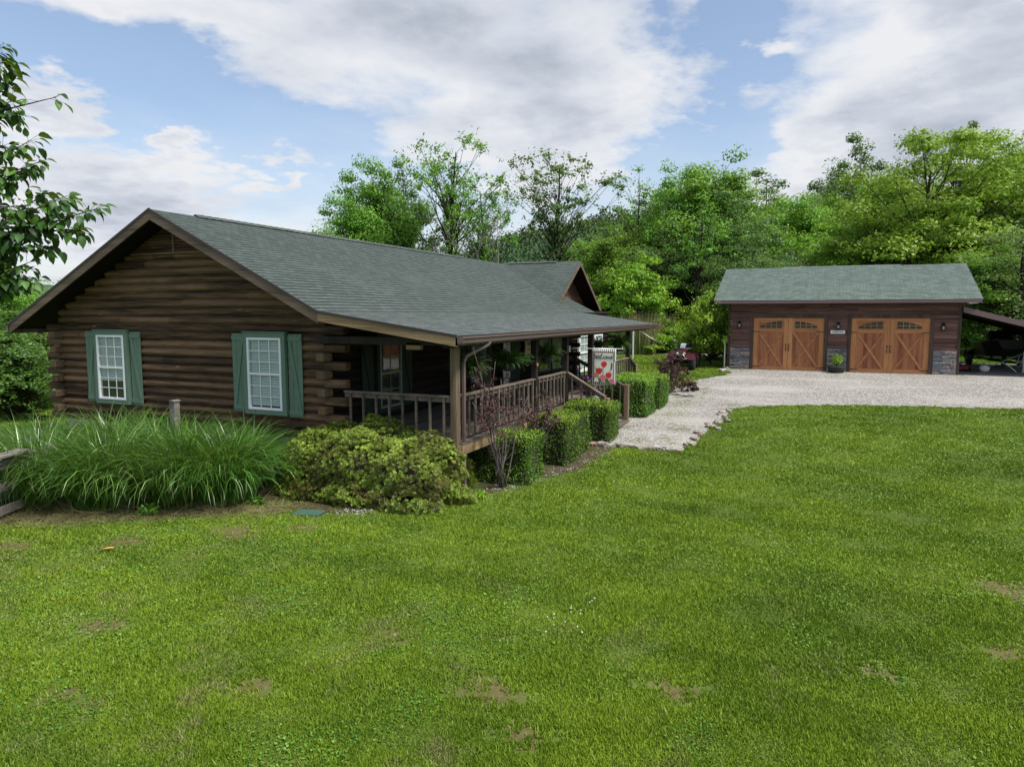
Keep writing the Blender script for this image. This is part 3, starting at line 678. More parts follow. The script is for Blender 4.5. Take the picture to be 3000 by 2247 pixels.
def shutter(parent, fr, u0, u1, z0, z1, m='green_paint', flip=False, n0=0.):
    s = MB(); k = 3; w = (u1-u0)/k
    for i in range(k): s.lbox(fr, u0+i*w+.003, u0+(i+1)*w-.003, z0, z1, n0, n0+.02)
    S = s.build('shutter', m, parent, .003)
    for zq in (z1-.14, z0+.05): b = MB(); b.lbox(fr, u0+.002, u1-.002, zq, zq+.09, n0+.02, n0+.038); b.build('batten', m, S, .003)
    d = MB(); O, U, N = fr; a, c = (u0+.05, u1-.05) if not flip else (u1-.05, u0+.05)
    d.beam(O+U*a+V(0, 0, z1-.14)+N*(n0+.03), O+U*c+V(0, 0, z0+.14)+N*(n0+.03), .02, .07, up=tuple(U)); d.build('diagonal_brace', m, S, .003)
    return S
for (a, b, bl) in ((-2.54, -1.64, .72), (2.04, 2.94, .95)):
    W = window(cabin, GF, a, b, 1.18, 2.68, blind=bl, n0=.035)
shutter(cabin, GF, -2.54-.12-.34, -2.54-.125, 1.10, 2.76, flip=True); shutter(cabin, GF, -1.64+.125, -1.64+.47, 1.08, 2.76)
shutter(cabin, GF, 2.04-.12-.35, 2.04-.125, 1.10, 2.76, flip=True); shutter(cabin, GF, 2.94+.125, 2.94+.48, 1.06, 2.76)
# front wall windows under the porch
window(cabin, FF, 1.84, 2.72, 1.05, 2.62, 'shaded_green_paint', 'shaded_vinyl', .0, cols=2)
shutter(cabin, FF, 1.25, 1.70, 1.0, 2.65, 'shaded_green_paint'); shutter(cabin, FF, 2.86, 3.3, 1.0, 2.65, 'shaded_green_paint')
window(cabin, FF, 6.35, 7.25, 1.25, 2.6, 'shaded_green_paint', 'shaded_vinyl', .3, cols=2, blm='curtain')
shutter(cabin, FF, 7.4, 7.85, 1.2, 2.65, 'shaded_green_paint'); shutter(cabin, FF, 5.75, 6.2, 1.2, 2.65, 'shaded_green_paint')
window(cabin, FF, 11.55, 12.65, 1.15, 2.5, 'shaded_green_paint', 'shaded_vinyl', .5, cols=2, blm='curtain'); window(cabin, FF, 12.9, 14.0, 1.15, 2.5, 'shaded_green_paint', 'shaded_vinyl', .5, cols=2, blm='curtain')
window(cabin, FF, 16.1, 17.35, .85, 2.28, 'white_vinyl', 'white_vinyl', 1., cols=2, cw=.07); window(cabin, FF, 18.2, 19.3, .85, 2.25, 'white_vinyl', 'white_vinyl', 1., cols=2, cw=.07)
dm = MB(); dm.lbox(FF, 9.0, 9.95, .82, 2.85, .0, .05); D_ = dm.build('front_door', 'shaded_green_paint', cabin); dm = MB(); dm.lathe((9.85, -WY-.09, 1.8), [(.01, -.04), (.035, -.03), (.035, .02), (.012, .04)], 8, 'y'); dm.build('handle', 'steel', D_)
# meter box on the far side wall
mt = thing('meter_box', 'small white utility box on the back side wall of the cabin by the log ends', 'utility box', (.55, WY+.02, 2.0))
m1 = MB(); m1.box(.35, .75, WY+.0, WY+.62, 2.02, 2.32); m1.build('case', 'ceramic_white', mt, .015); m1 = MB(); m1.box(.5, .56, WY-.0, WY+.5, 2.10, 2.16); m1.build('bracket', 'steel', mt)

# porch --------------------------------------------------------------
DZ = .80; PY = -6.9
mb = MB(); y = -WY-.01
while y > -7.02:
    mb.rv(); mb.box(.0, 15.0, y-.136, y, DZ-.035, DZ); y -= .141
mb.build('deck', 'deck_wood', cabin)
mb = MB(); mb.box(.0, 15.0, -7.05, -7.01, DZ-.22, DZ-.036); mb.box(-.02, .02, -7.0, -WY-.2, DZ-.22, DZ-.036); mb.box(15, 15.04, -7.0, -WY, DZ-.22, DZ-.036); mb.build('rim_board', 'fascia_tan', cabin)
mb = MB()
for x in np.arange(0.2, 15, 2.1): mb.box(x, x+.14, -6.98, -6.84, -.4, DZ-.22)
mb.build('pier', 'dark_post', cabin)
for x, m in ((0.0, 'post_wood'), (3.93, 'dark_post'), (6.12, 'dark_post'), (8.32, 'dark_post'), (12.66, 'dark_post')):
    mb = MB(); mb.rv(); mb.box(x-.07, x+.07, PY-.07, PY+.07, (-.25 if x == 0 else DZ-.02), 2.56); mb.build('porch_post', m, cabin, .008)
mb = MB(); mb.box(-.35, PX-.3, PY-.06, PY+.06, 2.56, 2.74); mb.box(-.3, -.2, -7.0, -WY, 2.60, 2.74); mb.build('porch_beam', 'dark_post', cabin)
mb = MB(); mb.box(-.30, -.2, -6.35, -6.05, 2.52, 2.64); mb.build('beam_block', 'fascia_tan', cabin)
def railing(p0, p1, z0a=DZ, z0b=None, nb=8, m='rail_wood', end='', bot=True, tb=.85):
    p0, p1 = Vector(p0), Vector(p1); za = z0a; zb = z0a if z0b is None else z0b
    a0, a1 = V(p0.x, p0.y, za), V(p1.x, p1.y, zb); T = V(0, 0, tb)
    r = MB(); r.rv(); r.beam(a0+T, a1+T, .115, .038); r.beam(a0+T-V(0, 0, .065), a1+T-V(0, 0, .065), .035, .088); R_ = r.build('railing', m, cabin, .004)
    if bot: q = MB(); q.rv(); q.beam(a0+V(0, 0, .13), a1+V(0, 0, .13), .038, .085); q.build('bottom_rail', m, R_, .004)
    d = (a1-a0); side = V(d.y, -d.x, 0).normalized()*.036
    for k in range(nb):
        t = (k+.5)/nb; p = a0.lerp(a1, t)+side; b = MB(); b.rv(); b.beam(p+V(0, 0, .07), p+V(0, 0, tb-.02), .038, .038); b.build('baluster', m, R_)
    return R_
railing((0, -WY-.5, 0), (0, PY+.07, 0), nb=8)
railing((.07, PY, 0), (3.86, PY, 0), nb=14); railing((4.0, PY, 0), (6.05, PY, 0), nb=8); railing((8.39, PY, 0), (12.59, PY, 0), nb=15)
railing((6.12, PY-.07, 0), (6.12, -8.0, 0), DZ, .2, 4, bot=False, tb=.84); railing((8.32, PY-.07, 0), (8.32, -7.93, 0), DZ, .27, 4, bot=False, tb=.84)
railing((12.73, PY, 0), (13.7, PY, 0), DZ, .45, 4, bot=False, m='dark_post')
mb = MB(); mb.box(6.05, 6.19, -8.1, -7.96, -.05, 1.02); mb.build('newel_post', 'post_wood', cabin, .01)
mb = MB(); mb.box(8.25, 8.39, -8.05, -7.91, .05, 1.17); mb.build('newel_post', 'post_wood', cabin, .015)
mb = MB(); mb.box(13.65, 13.79, -6.97, -6.83, .3, 1.38); mb.build('newel_post', 'post_wood', cabin, .01)
for k in range(4):
    z = DZ-.16*(k+1); mb = MB(); mb.rv(); mb.box(6.2, 8.24, -7.06-.27*(k+1), -7.07-.27*k+.01, z-.04, z); mb.build('step', 'deck_wood', cabin)
mb = MB()
for x in (6.16, 8.24): mb.prism([(x, -7.05, DZ-.04), (x, -7.05, DZ-.33), (x, -8.1, .0), (x, -8.1, .14)], (.04, 0, 0))
mb.build('stringer', 'rail_wood', cabin)
# short inner stair rail by the wing
mb = MB(); mb.box(11.0, 11.12, -5.56, -5.44, DZ, 1.78); mb.build('newel_post', 'dark_post', cabin); mb = MB(); mb.box(11.55, 11.65, -6.05, -5.95, DZ, 1.45); mb.build('newel_post', 'rail_wood', cabin)
mb = MB(); mb.beam((11.1, -5.5, 1.68), (11.6, -6.0, 1.32), .05, .12)
for t in (.25, .5, .75): p = V(11.1, -5.5, DZ).lerp(V(11.6, -6.0, DZ), t); mb.beam(p, p+V(0, 0, .72-.2*t), .035, .035)
mb.build('stair_rail', 'dark_post', cabin)

# ------------------------------------------------------------------ garage
GX, GY0, GY1, GZ, GT = 19.5, -9.42, -17.76, .87, 3.62
garage = thing('garage', 'two door garage with brown board siding, cedar doors and green shingle roof', 'garage', (GX, -13.6, GZ))
GG = (V(GX, 0, 0), V(0, -1, 0), V(-1, 0, 0))  # u = -y
U0, U1 = -GY0, -GY1; D1, D2 = (10.43, 13.11), (14.08, 16.77); DT = GZ+2.13
def siding(mb, fr, u0, u1, z0, z1, h=.15, ang=.024):
    z = z0
    while z < z1-.005:
        t = min(z+h, z1); n = max(1, int((u1-u0)/2.6)); cs = [u0]+sorted(random.uniform(u0, u1) for _ in range(n-1))+[u1]
        for a, b in zip(cs[:-1], cs[1:]):
            mb.rv(); O, U, N = fr; zz = V(0, 0, 1); g = .0012
            mb.add([O+U*(a+g)+zz*z+N*ang, O+U*(b-g)+zz*z+N*ang, O+U*(b-g)+zz*(t-.006)+N*.001, O+U*(a+g)+zz*(t-.006)+N*.001, O+U*(a+g)+zz*z-N*.01, O+U*(b-g)+zz*z-N*.01], [(0, 1, 2, 3), (4, 5, 1, 0)])
        z += h
mb = MB()
for a, b in ((U0+.09, D1[0]-.13), (D1[1]+.13, D2[0]-.13), (D2[1]+.13, U1-.09)): siding(mb, GG, a, b, 1.79, DT+.13)
siding(mb, GG, U0+.09, U1-.09, DT+.13, GT)
# side and back walls
siding(mb, (V(0, GY0, 0), V(1, 0, 0), V(0, 1, 0)), GX+.09, 26.3, GZ, GT); siding(mb, (V(0, GY1, 0), V(-1, 0, 0), V(0, -1, 0)), -26.3, -GX-.09, GZ, GT); siding(mb, (V(26.3, 0, 0), V(0, 1, 0), V(1, 0, 0)), GY1, GY0, GZ, GT)
mb.build('wall', 'siding_wood', garage)
mb = MB(); gr = .389
for yy in (GY0+.0, GY1-.0):
    z = GT
    while z < 5.05:
        e = (5.2-.1-z)/gr; e2 = (5.2-.1-min(z+.15, 5.09))/gr; mb.rv(); mb.add([(22.9-e, yy, z), (22.9+e, yy, z), (22.9+e2, yy, z+.15), (22.9-e2, yy, z+.15)], [(0, 1, 2, 3)]); z += .15
mb.build('wall', 'siding_wood', garage)
mb = MB(); mb.box(GX+.06, 26.25, GY1+.05, GY0-.05, GZ, GT-.05); mb.build('inner_wall', 'dark_room', garage)
mb = MB()
mb.lbox(GG, U0-.01, U0+.09, GZ-.1, GT, -.05, .035); mb.lbox(GG, U1-.09, U1+.01, GZ-.1, GT, -.05, .035)
for a, b in (D1, D2):
    mb.lbox(GG, a-.13, a, GZ-.05, DT, -.05, .032); mb.lbox(GG, b, b+.13, GZ-.05, DT, -.05, .032); mb.lbox(GG, a-.13, b+.13, DT, DT+.13, -.05, .036)
mb.build('trim_board', 'trim_wood', garage, .005)
def ledge(mb, fr, u0, u1, z0, z1, seed):
    r = random.Random(seed); z = z0
    while z < z1-.02:
        h = min(r.uniform(.035, .07), z1-z); u = u0
        while u < u1-.01:
            w = min(r.uniform(.12, .36), u1-u)
            if u1-(u+w) < .08: w = u1-u
            mb.cur = r.random(); n = r.uniform(.03, .075); mb.lbox(fr, u+.003, u+w-.003, z+.003, z+h-.003, -.02, n); u += w
        z += h
for a, b, sd in ((U0+.09, D1[0]-.13, 1), (D1[1]+.13, D2[0]-.13, 2), (D2[1]+.13, U1-.09, 3)):
    mb = MB(); ledge(mb, GG, a, b, GZ-.12, 1.785, sd); mb.build('stone_veneer', 'ledge_stone', garage, .008)
def garage_door(a, b):
    z0, z1 = GZ+.02, DT; n = -.04; c = (a+b)/2
    p = MB(); k = 18; w = (b-a)/k
    for i in range(k): p.rv(); p.lbox(GG, a+i*w, a+(i+1)*w, z0, z1, n-.03, n+random.uniform(0, .002))
    G = p.build('garage_door', 'cedar_panel', garage)
    f = MB(); zt = z1-.56
    for u, v in ((a, a+.19), (c-.17, c-.004), (c+.004, c+.17), (b-.19, b)): f.rv(); f.lbox(GG, u, v, z0, z1, n, n+.022)
    f.build('stile', 'cedar_stile', G, .003)
    f = MB()
    for u, v in ((a+.19, c-.17), (c+.17, b-.19)):
        f.rv(); f.lbox(GG, u, v, z0, z0+.14, n, n+.02); f.rv(); f.lbox(GG, u, v, zt-.02, zt+.11, n, n+.02)
        f.rv(); f.lbox(GG, u, v, z1-.09, z1, n, n+.02)
        # arched surround: solid infill around the glazing
        f.rv(); f.lbox(GG, u, u+.07, zt+.11, z1-.09, n, n+.018); f.lbox(GG, v-.07, v, zt+.11, z1-.09, n, n+.018)
    f.build('cross_rail', 'cedar_rail', G, .003)
    for (u, v, rise) in ((a+.26, c-.24, 1), (c+.24, b-.26, -1)):
        O, U, N = GG; gl = MB(); zb, zc, zt_ = zt+.15, zt+.265, z1-.12
        gl.lbox(GG, u, v, zb, zt_, n, n+.008); gw = gl.build('window', 'dark_glass', G)
        m_ = MB(); m_.rv(); m_.lbox(GG, u, v, zc-.011, zc+.011, n+.009, n+.019)
        for i in range(5): uu = u+(v-u)*i/4; m_.lbox(GG, uu-.012, uu+.012, zb, zt_, n+.0095, n+.018)
        m_.lbox(GG, u-.01, v+.01, zb-.03, zb, n+.009, n+.02)
        # arch wedge above the panes, falling to the outer side
        K = 10; top = []
        for i in range(K+1):
            t = i/K; q = t if rise > 0 else 1-t; top.append((u+(v-u)*t, zt_-.17*(1-q)**2.0-.012))
        vs = [O+U*x_+V(0, 0, z_)+N*(n+.017) for x_, z_ in top]+[O+U*x_+V(0, 0, zt_+.035)+N*(n+.017) for x_, _ in top]
        m_.add(vs, [(i, i+1, K+1+i+1, K+1+i) for i in range(K)]); m_.build('muntin', 'cedar_rail', gw)
    for u, v in ((a+.19, c-.17), (c+.17, b-.19)):
        x = MB(); O, U, N = GG; zb, zt2 = z0+.14, zt-.02
        x.cur = .2; x.beam(O+U*(u+.03)+V(0, 0, zb)+N*(n+.014), O+U*(v-.03)+V(0, 0, zt2)+N*(n+.014), .02, .085, up=tuple(U)); x.cur = .8; x.beam(O+U*(u+.03)+V(0, 0, zt2)+N*(n+.016), O+U*(v-.03)+V(0, 0, zb)+N*(n+.016), .022, .085, up=tuple(U)); x.build('cross_brace', 'cedar_rail', G, .003)
    for sgn, e in ((1, a), (-1, b)):
        for zz in (zt-.0, z0+.12):
            h = MB(); O, U, N = GG; u_ = [e+.005*sgn, e+.27*sgn, e+.30*sgn, e+.27*sgn, e+.005*sgn]; zq = [zz-.016, zz-.009, zz, zz+.009, zz+.016]
            h.prism([O+U*uu+V(0, 0, q)+N*(n+.024) for uu, q in zip(u_, zq)], tuple(N*.008)); h.build('strap_hinge', 'black_metal', G)
    for sgn in (-1, 1):
        h = MB(); u = c+sgn*.055-.02; O, U, N = GG; zc = z0+1.02-.1
        h.tube([O+U*u+V(0, 0, zc-.11)+N*(n+.03), O+U*u+V(0, 0, zc-.07)+N*(n+.06), O+U*u+V(0, 0, zc+.07)+N*(n+.06), O+U*u+V(0, 0, zc+.11)+N*(n+.03)], .011, 6)
        for zq in (-.12, .12): h.lbox(GG, u-.022, u+.022, zc+zq-.025, zc+zq+.025, n+.022, n+.03)
        h.build('handle', 'black_metal', G)
garage_door(*D1); garage_door(*D2)
# roof
EX, RX, RZ, EZ = 18.98, 22.9, 5.21, 3.70; RY0, RY1 = -8.87, -18.33
mb = MB(); shingles(mb, (RX, RY0, RZ), (RX, RY1, RZ), (EX, RY0, EZ), (EX, RY1, EZ)); shingles(mb, (RX, RY0, RZ), (RX, RY1, RZ), (26.8, RY0, EZ), (26.8, RY1, EZ)); mb.build('roof', 'shingle_garage', garage)
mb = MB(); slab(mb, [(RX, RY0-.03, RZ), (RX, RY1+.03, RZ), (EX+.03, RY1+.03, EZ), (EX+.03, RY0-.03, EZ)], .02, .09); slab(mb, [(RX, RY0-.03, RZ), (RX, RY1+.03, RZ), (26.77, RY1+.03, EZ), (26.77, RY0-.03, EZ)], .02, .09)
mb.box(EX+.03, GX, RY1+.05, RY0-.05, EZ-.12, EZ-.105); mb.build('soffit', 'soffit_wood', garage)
mb = MB(); mb.box(EX, EX+.03, RY1, RY0, EZ-.125, EZ-.008)
for yy in (RY0-.03, RY1): rake(mb, (RX, yy, RZ), (EX, yy, EZ), .15, .03, 'y'); rake(mb, (RX, yy, RZ), (26.8, yy, EZ), .15, .03, 'y')
mb.build('eave_board', 'garage_fascia', garage)
mb = MB(); cap(mb, (RX, RY0-2.4, RZ+.0), (RX, RY1+2.4, RZ+.0), .13); mb.build('ridge_vent', 'shingle_garage', garage)
# lean-to
mb = MB(); LY1 = -23.4; z0, z1 = 3.42, 1.88
def lz(y): return z0+(z1-z0)*(y-GY1)/(LY1-GY1)*1.0
slab(mb, [(GX-.2, GY1-.02, z0), (26, GY1-.02, z0), (26, LY1, lz(LY1)), (GX-.2, LY1, lz(LY1))], 0, .05); lr = mb.build('lean_to_roof', 'drip_edge', garage)
mb = MB(); rake(mb, (GX-.235, GY1-.02, z0), (GX-.235, LY1, lz(LY1)), .2, .035, 'x', .0); mb.build('rake_board', 'garage_fascia', garage)
mb = MB()
for x in np.arange(GX, 26, .8): mb.beam((x+.1, GY1-.05, z0-.12), (x+.1, LY1, lz(LY1)-.12), .05, .14)
mb.box(GX-.1, 26, -20.45, -20.3, 2.30, 2.52); mb.build('rafter', 'soffit_wood', garage)
for x in (21.9, 25.7): mb = MB(); mb.box(x-.07, x+.07, -20.47, -20.31, .8, 2.45); mb.build('lean_to_post', 'dark_post', garage)
mb = MB(); mb.box(25.7, 25.75, -23.2, -21, .9, 2.4); mb.box(19.6, 19.7, -23.4, -23.2, .8, 2.0); mb.build('lean_to_post', 'dark_post', garage)
sp = MB(); sp.prism([(EX+.1, -17.9, EZ-.12), (EX+.1, -18.2, EZ-.12), (EX+.1, -18.2, EZ-.15), (EX+.1, -17.9, EZ-.17)], (.4, 0, 0)); sp.build('eave_return', 'white_vinyl', garage)
# ------------------------------------------------------------------ lanterns, sign, planter
def lantern(u, z, label):
    t = thing('wall_lantern', label, 'wall lamp', (GX, -u, z), 'lanterns on the garage front'); O = (V(GX, -u, z), V(0, -1, 0), V(-1, 0, 0))
    m = MB(); m.lbox(O, -.06, .06, -.10, .14, .016, .04); m.lbox(O, -.015, .015, .12, .15, .04, .14); m.lathe((GX-.14, -u, z), [(.02, .17), (.085, .11), (.095, .10), (.06, .10)], 8, smooth=False)
    m.lathe((GX-.14, -u, z), [(.07, -.13), (.085, -.12), (.07, -.10)], 8, smooth=False)
    for k in range(4): a = math.pi/4+k*math.pi/2; m.beam((GX-.14+.07*math.cos(a), -u+.07*math.sin(a), z-.11), (GX-.14+.07*math.cos(a), -u+.07*math.sin(a), z+.11), .012, .012)
    m.build('frame', 'black_metal', t); g = MB(); g.lathe((GX-.14, -u, z), [(.04, -.08), (.045, -.02), (.035, .04)], 8); g.build('lamp_glass', 'lamp_glass', t)
lantern(9.88, 2.71, 'black wall lantern left of both garage doors'); lantern(13.61, 2.68, 'black wall lantern above the white sign between the garage doors'); lantern(17.18, 2.66, 'black wall lantern right of both garage doors')
def text_mesh(txt, size, place, ext=.002, shear=0., spacing=1.0, sx=1.0):
    cu = bpy.data.curves.new('txt', 'FONT'); cu.body = txt; cu.size = size; cu.extrude = ext; cu.align_x = 'CENTER'; cu.align_y = 'CENTER'; cu.shear = shear; cu.space_character = spacing
    ob = bpy.data.objects.new('txt', cu); COL.objects.link(ob); dg = bpy.context.evaluated_depsgraph_get(); dg.update(); me = bpy.data.meshes.new_from_object(ob.evaluated_get(dg))
    bpy.data.objects.remove(ob); bpy.data.curves.remove(cu); O, U, N = place; mb = MB()
    mb.add([O+U*(v.co.x*sx)+V(0, 0, v.co.y)+N*v.co.z for v in me.vertices], [tuple(p.vertices) for p in me.polygons]); bpy.data.meshes.remove(me); return mb
sg = thing('name_sign', 'small white sign reading CURRENT RIVER on the siding between the garage doors', 'sign', (GX, -13.6, 2.45)); m = MB(); m.lbox(GG, 13.34, 13.86, 2.385, 2.515, .016, .032); m.build('board', 'ceramic_white', sg, .003)
text_mesh('CURRENT RIVER', .082, (V(GX-.036, -13.60, 2.45), V(0, -1, 0), V(-1, 0, 0)), sx=.66).build('lettering', 'ink', sg)

def leafy(center, rad3, n, L, W, m, r, parent, name='foliage', up=.4, shell=.55, var=None):
    d = unit(r.normal(size=(n, 3))); rr = shell+(1-shell)*r.random(n)**.7
    P = np.asarray(center)+d*np.asarray(rad3)*rr[:, None]; N = unit(d*.6+r.normal(size=(n, 3))*.7+np.array([0, 0, up])); L_ = L*(.7+.6*r.random(n))
    o_ = ORG.get(parent.name, Vector((0, 0, 0))); P = P-np.array(o_)
    return leaves_obj(name, P, N, L_, W*(.7+.6*r.random(n)), m, r, parent, var)
R1 = np.random.default_rng(11)
pl = thing('tub_planter', 'dark half barrel planter with a yellow green shrub by the stone between garage doors', 'planter', (18.95, -13.6, .87))
m = MB(); m.lathe((18.95, -13.6, .86), [(.19, 0), (.28, .06), (.33, .19), (.33, .22), (.35, .24), (.34, .28), (.30, .28), (.29, .23)], 18); m.build('tub', 'plant_pot', pl)
m = MB()
for k in range(9): a = random.random()*6.28; m.tube([(18.95, -13.6, 1.08), (18.95+.08*math.cos(a), -13.6+.08*math.sin(a), 1.25), (18.95+.17*math.cos(a), -13.6+.17*math.sin(a), 1.42)], [.008, .006, .003], 4)
m.build('stem', 'twig', pl); leafy((18.95, -13.6, 1.38), (.24, .24, .24), 420, .07, .04, 'leaf_lime', R1, pl, shell=.2)

# ------------------------------------------------------------------ garden flag
fx = 6.2; FZ = 2.28
fg = thing('garden_flag', 'white welcome flag with red and pink tulips and a checked border on a pole', 'flag', (6.12, -7.0, FZ))
m = MB(); m.tube([(6.12, -6.97, FZ-.03), (fx, -7.1, FZ-.01), (fx, -8.37, FZ+.0)], [.009, .009, .009], 8); m.lathe((fx, -8.39, FZ), [(.008, -.02), (.02, -.01), (.02, .01), (.006, .03)], 8, 'y'); m.build('pole', 'steel', fg)
m = MB(); m.box(6.06, 6.18, -7.02, -6.965, FZ-.1, FZ+.06); m.build('bracket', 'steel', fg)
fy0, fy1, fz0, fz1 = -7.59, -8.24, 1.34, 2.27
def flagx(y, z): return fx-.012+.016*math.sin((y*7)+z*1.5)*min(1, (fz1-z)*2)
def fsheet(mb, y0, y1, z0, z1, off, ny=10, nz=14):
    vs = [(flagx(y0+(y1-y0)*i/ny, z0+(z1-z0)*j/nz)-off, y0+(y1-y0)*i/ny, z0+(z1-z0)*j/nz) for j in range(nz+1) for i in range(ny+1)]
    mb.add(vs, [(j*(ny+1)+i, j*(ny+1)+i+1, (j+1)*(ny+1)+i+1, (j+1)*(ny+1)+i) for j in range(nz) for i in range(ny)], True)
m = MB(); fsheet(m, fy0, fy1, fz0, fz1, 0); cl = m.build('cloth', 'diamond_cloth', fg)
sd = cl.modifiers.new('solid', 'SOLIDIFY'); sd.thickness = .002; sd.offset = 1
m = MB(); fsheet(m, fy0-.065, fy1+.065, fz0+.07, fz1-.085, .003); m.build('red_border', 'border_red', cl)
m = MB(); fsheet(m, fy0-.08, fy1+.08, fz0+.085, fz1-.10, .0045); m.build('panel', 'flag_cream', cl)
def fpt(u, v, off): y = fy0+(fy1-fy0)*u; z = fz0+(fz1-fz0)*v; return (flagx(y, z)-off, y, z)
def fpoly(mb, pts, off): mb.add([fpt(u, v, off) for u, v in pts], [tuple(range(len(pts)))])
m = MB()
for pts in ([(.14, .52), (.2, .46), (.30, .30), (.38, .1), (.34, .05), (.24, .28)], [(.80, .64), (.86, .58), (.84, .45), (.72, .36), (.66, .30), (.78, .44)], [(.47, .5), (.495, .5), (.50, .1), (.47, .1)], [(.28, .03), (.5, .16), (.72, .03), (.6, .2), (.5, .28), (.38, .18)], [(.58, .04), (.9, .05), (.72, .12), (.63, .22)]): fpoly(m, pts, .0065)
m.build('printed_leaf', 'tulip_leaf', cl)
for (u, v, w, h, mm, o_) in ((.52, .585, .115, .088, 'tulip_red', .008), (.33, .40, .125, .095, 'tulip_red', .008), (.71, .285, .12, .09, 'tulip_red', .0082), (.18, .28, .09, .08, 'tulip_orange', .0072), (.48, .21, .125, .095, 'tulip_pink', .0090), (.83, .115, .105, .085, 'tulip_pink', .0088)):
    m = MB(); pts = [(u+w*math.sin(a)*(1-.12*math.cos(a)), v-h*math.cos(a)) for a in np.linspace(-2.5, 2.5, 14)]+[(u+w*.35, v+h*.62), (u, v+h*1.05), (u-w*.35, v+h*.62)]
    fpoly(m, pts, o_); m.build('printed_tulip', mm, cl)
# handwritten Welcome
str_ = {'W': [(0, .75), (.10, .8), (.14, .3), (.2, .02), (.33, .7), (.36, .1), (.42, .0), (.62, .95)], 'e': [(0, .25), (.3, .35), (.32, .5), (.15, .52), (.06, .25), (.18, .02), (.4, .15)], 'l': [(0, .15), (.28, .8), (.22, 1.0), (.12, .8), (.1, .1), (.2, -.02), (.34, .15)], 'c': [(.34, .45), (.2, .52), (.06, .25), (.18, .02), (.36, .15)], 'o': [(.2, .5), (.05, .3), (.12, .03), (.28, .1), (.3, .4), (.2, .5), (.42, .42)], 'm': [(0, .45), (.05, .02), (.16, .48), (.22, .05), (.33, .48), (.38, .05), (.48, .15)]}
m = MB(); u = .13; sc = .20
for ch, adv in (('W', .60), ('e', .38), ('l', .34), ('c', .36), ('o', .42), ('m', .48), ('e', .4)):
    k = .26; P_ = [Vector(fpt(u+x*k*1.0, .735+y*.15, .0085)) for x, y in str_[ch]]
    m.tube(P_, .0065, 4); u += adv*k*.96
m.build('lettering', 'ink', cl)

# ------------------------------------------------------------------ hanging ferns
def fern(label=None, r=R1, n=170, L=.5):
    t = thing('hanging_fern', label, 'hanging plant', (0, 0, 0), 'ferns hanging along the porch front')
    m = MB(); m.lathe((0, 0, -.02), [(.08, 0), (.12, .06), (.14, .16), (.15, .17), (.13, .17)], 12); m.build('pot', 'plant_pot', t)
    m = MB()
    for k in range(3): a = k*2.094; m.tube([(.13*math.cos(a), .13*math.sin(a), .15), (0, 0, .52)], .003, 3)
    m.tube([(0, 0, .52), (0, 0, .62)], .004, 4); m.build('hanger', 'steel', t)
    vs, fs, va = [], [], []
    for k in range(n):
        a = r.random()*6.283; l = L*(.55+.55*r.random()); th = .1+1.25*r.random(); dr = .6+1.5*r.random(); p = np.array([.05*math.cos(a), .05*math.sin(a), .14]); side = np.array([-math.sin(a), math.cos(a), 0]); v0 = r.random(); ns = 9
        for i in range(ns):
            s = i/ns; q = th+dr*s**1.3; d = np.array([math.sin(q)*math.cos(a), math.sin(q)*math.sin(a), math.cos(q)]); nx_ = p+d*l/ns
            for sg_ in (-1, 1):
                for sub in (0, .5):
                    c = p*(1-sub)+nx_*sub; ll = .06*(1.05-s)*(.7+.6*r.random()); e = c+side*sg_*ll+d*ll*.5-np.array([0, 0, .01]); b_ = len(vs); vs += [c-d*.010, e, c+d*.014]; fs.append((b_, b_+1, b_+2)); va += [v0]*3
            p = nx_
    rawmesh('fronds', vs, fs, 'leaf_fern', t, va); return t
f0 = fern('green hanging fern nearest the front corner post of the porch'); f0.location = (.75, -6.8, 1.95)
for (x, y, z, s, lb) in ((2.65, -6.8, 1.95, 1.05, 'green hanging fern in front of the yellow home sign'), (5.0, -6.8, 1.97, 1.0, 'bright hanging fern between the two middle porch posts'), (9.45, -6.8, 2.05, .85, 'hanging fern just left of and above the welcome flag'), (11.7, -6.8, 1.95, 1.1, 'hanging fern beside the last porch post near the steps')):
    c = copy_tree(f0); c.location = (x, y, z); c.scale = (s, s, s); c.rotation_euler = (0, 0, x*3); c['label'] = lb
# porch signs
ws = thing('welcome_board', 'tall cream board with WELCOME spelled downwards against the porch wall', 'sign', (8.6, -4.1, .82)); m = MB(); m.box(8.38, 8.86, -4.12, -4.08, .83, 2.72); m.build('board', 'cream_paint', ws, .004)
m = MB()
for i, ch in enumerate('WELCOME'):
    q = text_mesh(ch, .30, (V(8.62, -4.124, 2.55-i*.262), V(1, 0, 0), V(0, -1, 0))); m.add(q.v, q.f)
m.build('lettering', 'ink', ws)
hs = thing('home_sign', 'small pale yellow sign with handwritten home hanging by the front door', 'sign', (10.5, -4.05, 2.1)); m = MB(); m.box(10.2, 10.88, -4.09, -4.05, 1.82, 2.42); m.build('board', 'cream_yellow', hs, .004)
text_mesh('home', .24, (V(10.54, -4.094, 2.2), V(1, 0, 0), V(0, -1, 0)), shear=.25).build('lettering', 'blue_ink', hs); text_mesh('is where', .09, (V(10.54, -4.094, 1.98), V(1, 0, 0), V(0, -1, 0))).build('small_lettering', 'orange_wood', hs)
ow = thing('number_plaque', 'small oval orange wooden plaque on the second porch post', 'plaque', (3.93, -6.98, 1.98)); m = MB(); m.lathe((3.9, -6.985, 1.98), [(.01, -.012), (.055, -.008), (.055, .004), (.01, .008)], 12, 'y'); m.build('disc', 'orange_wood', ow); ow.scale = (1, 1, 1)
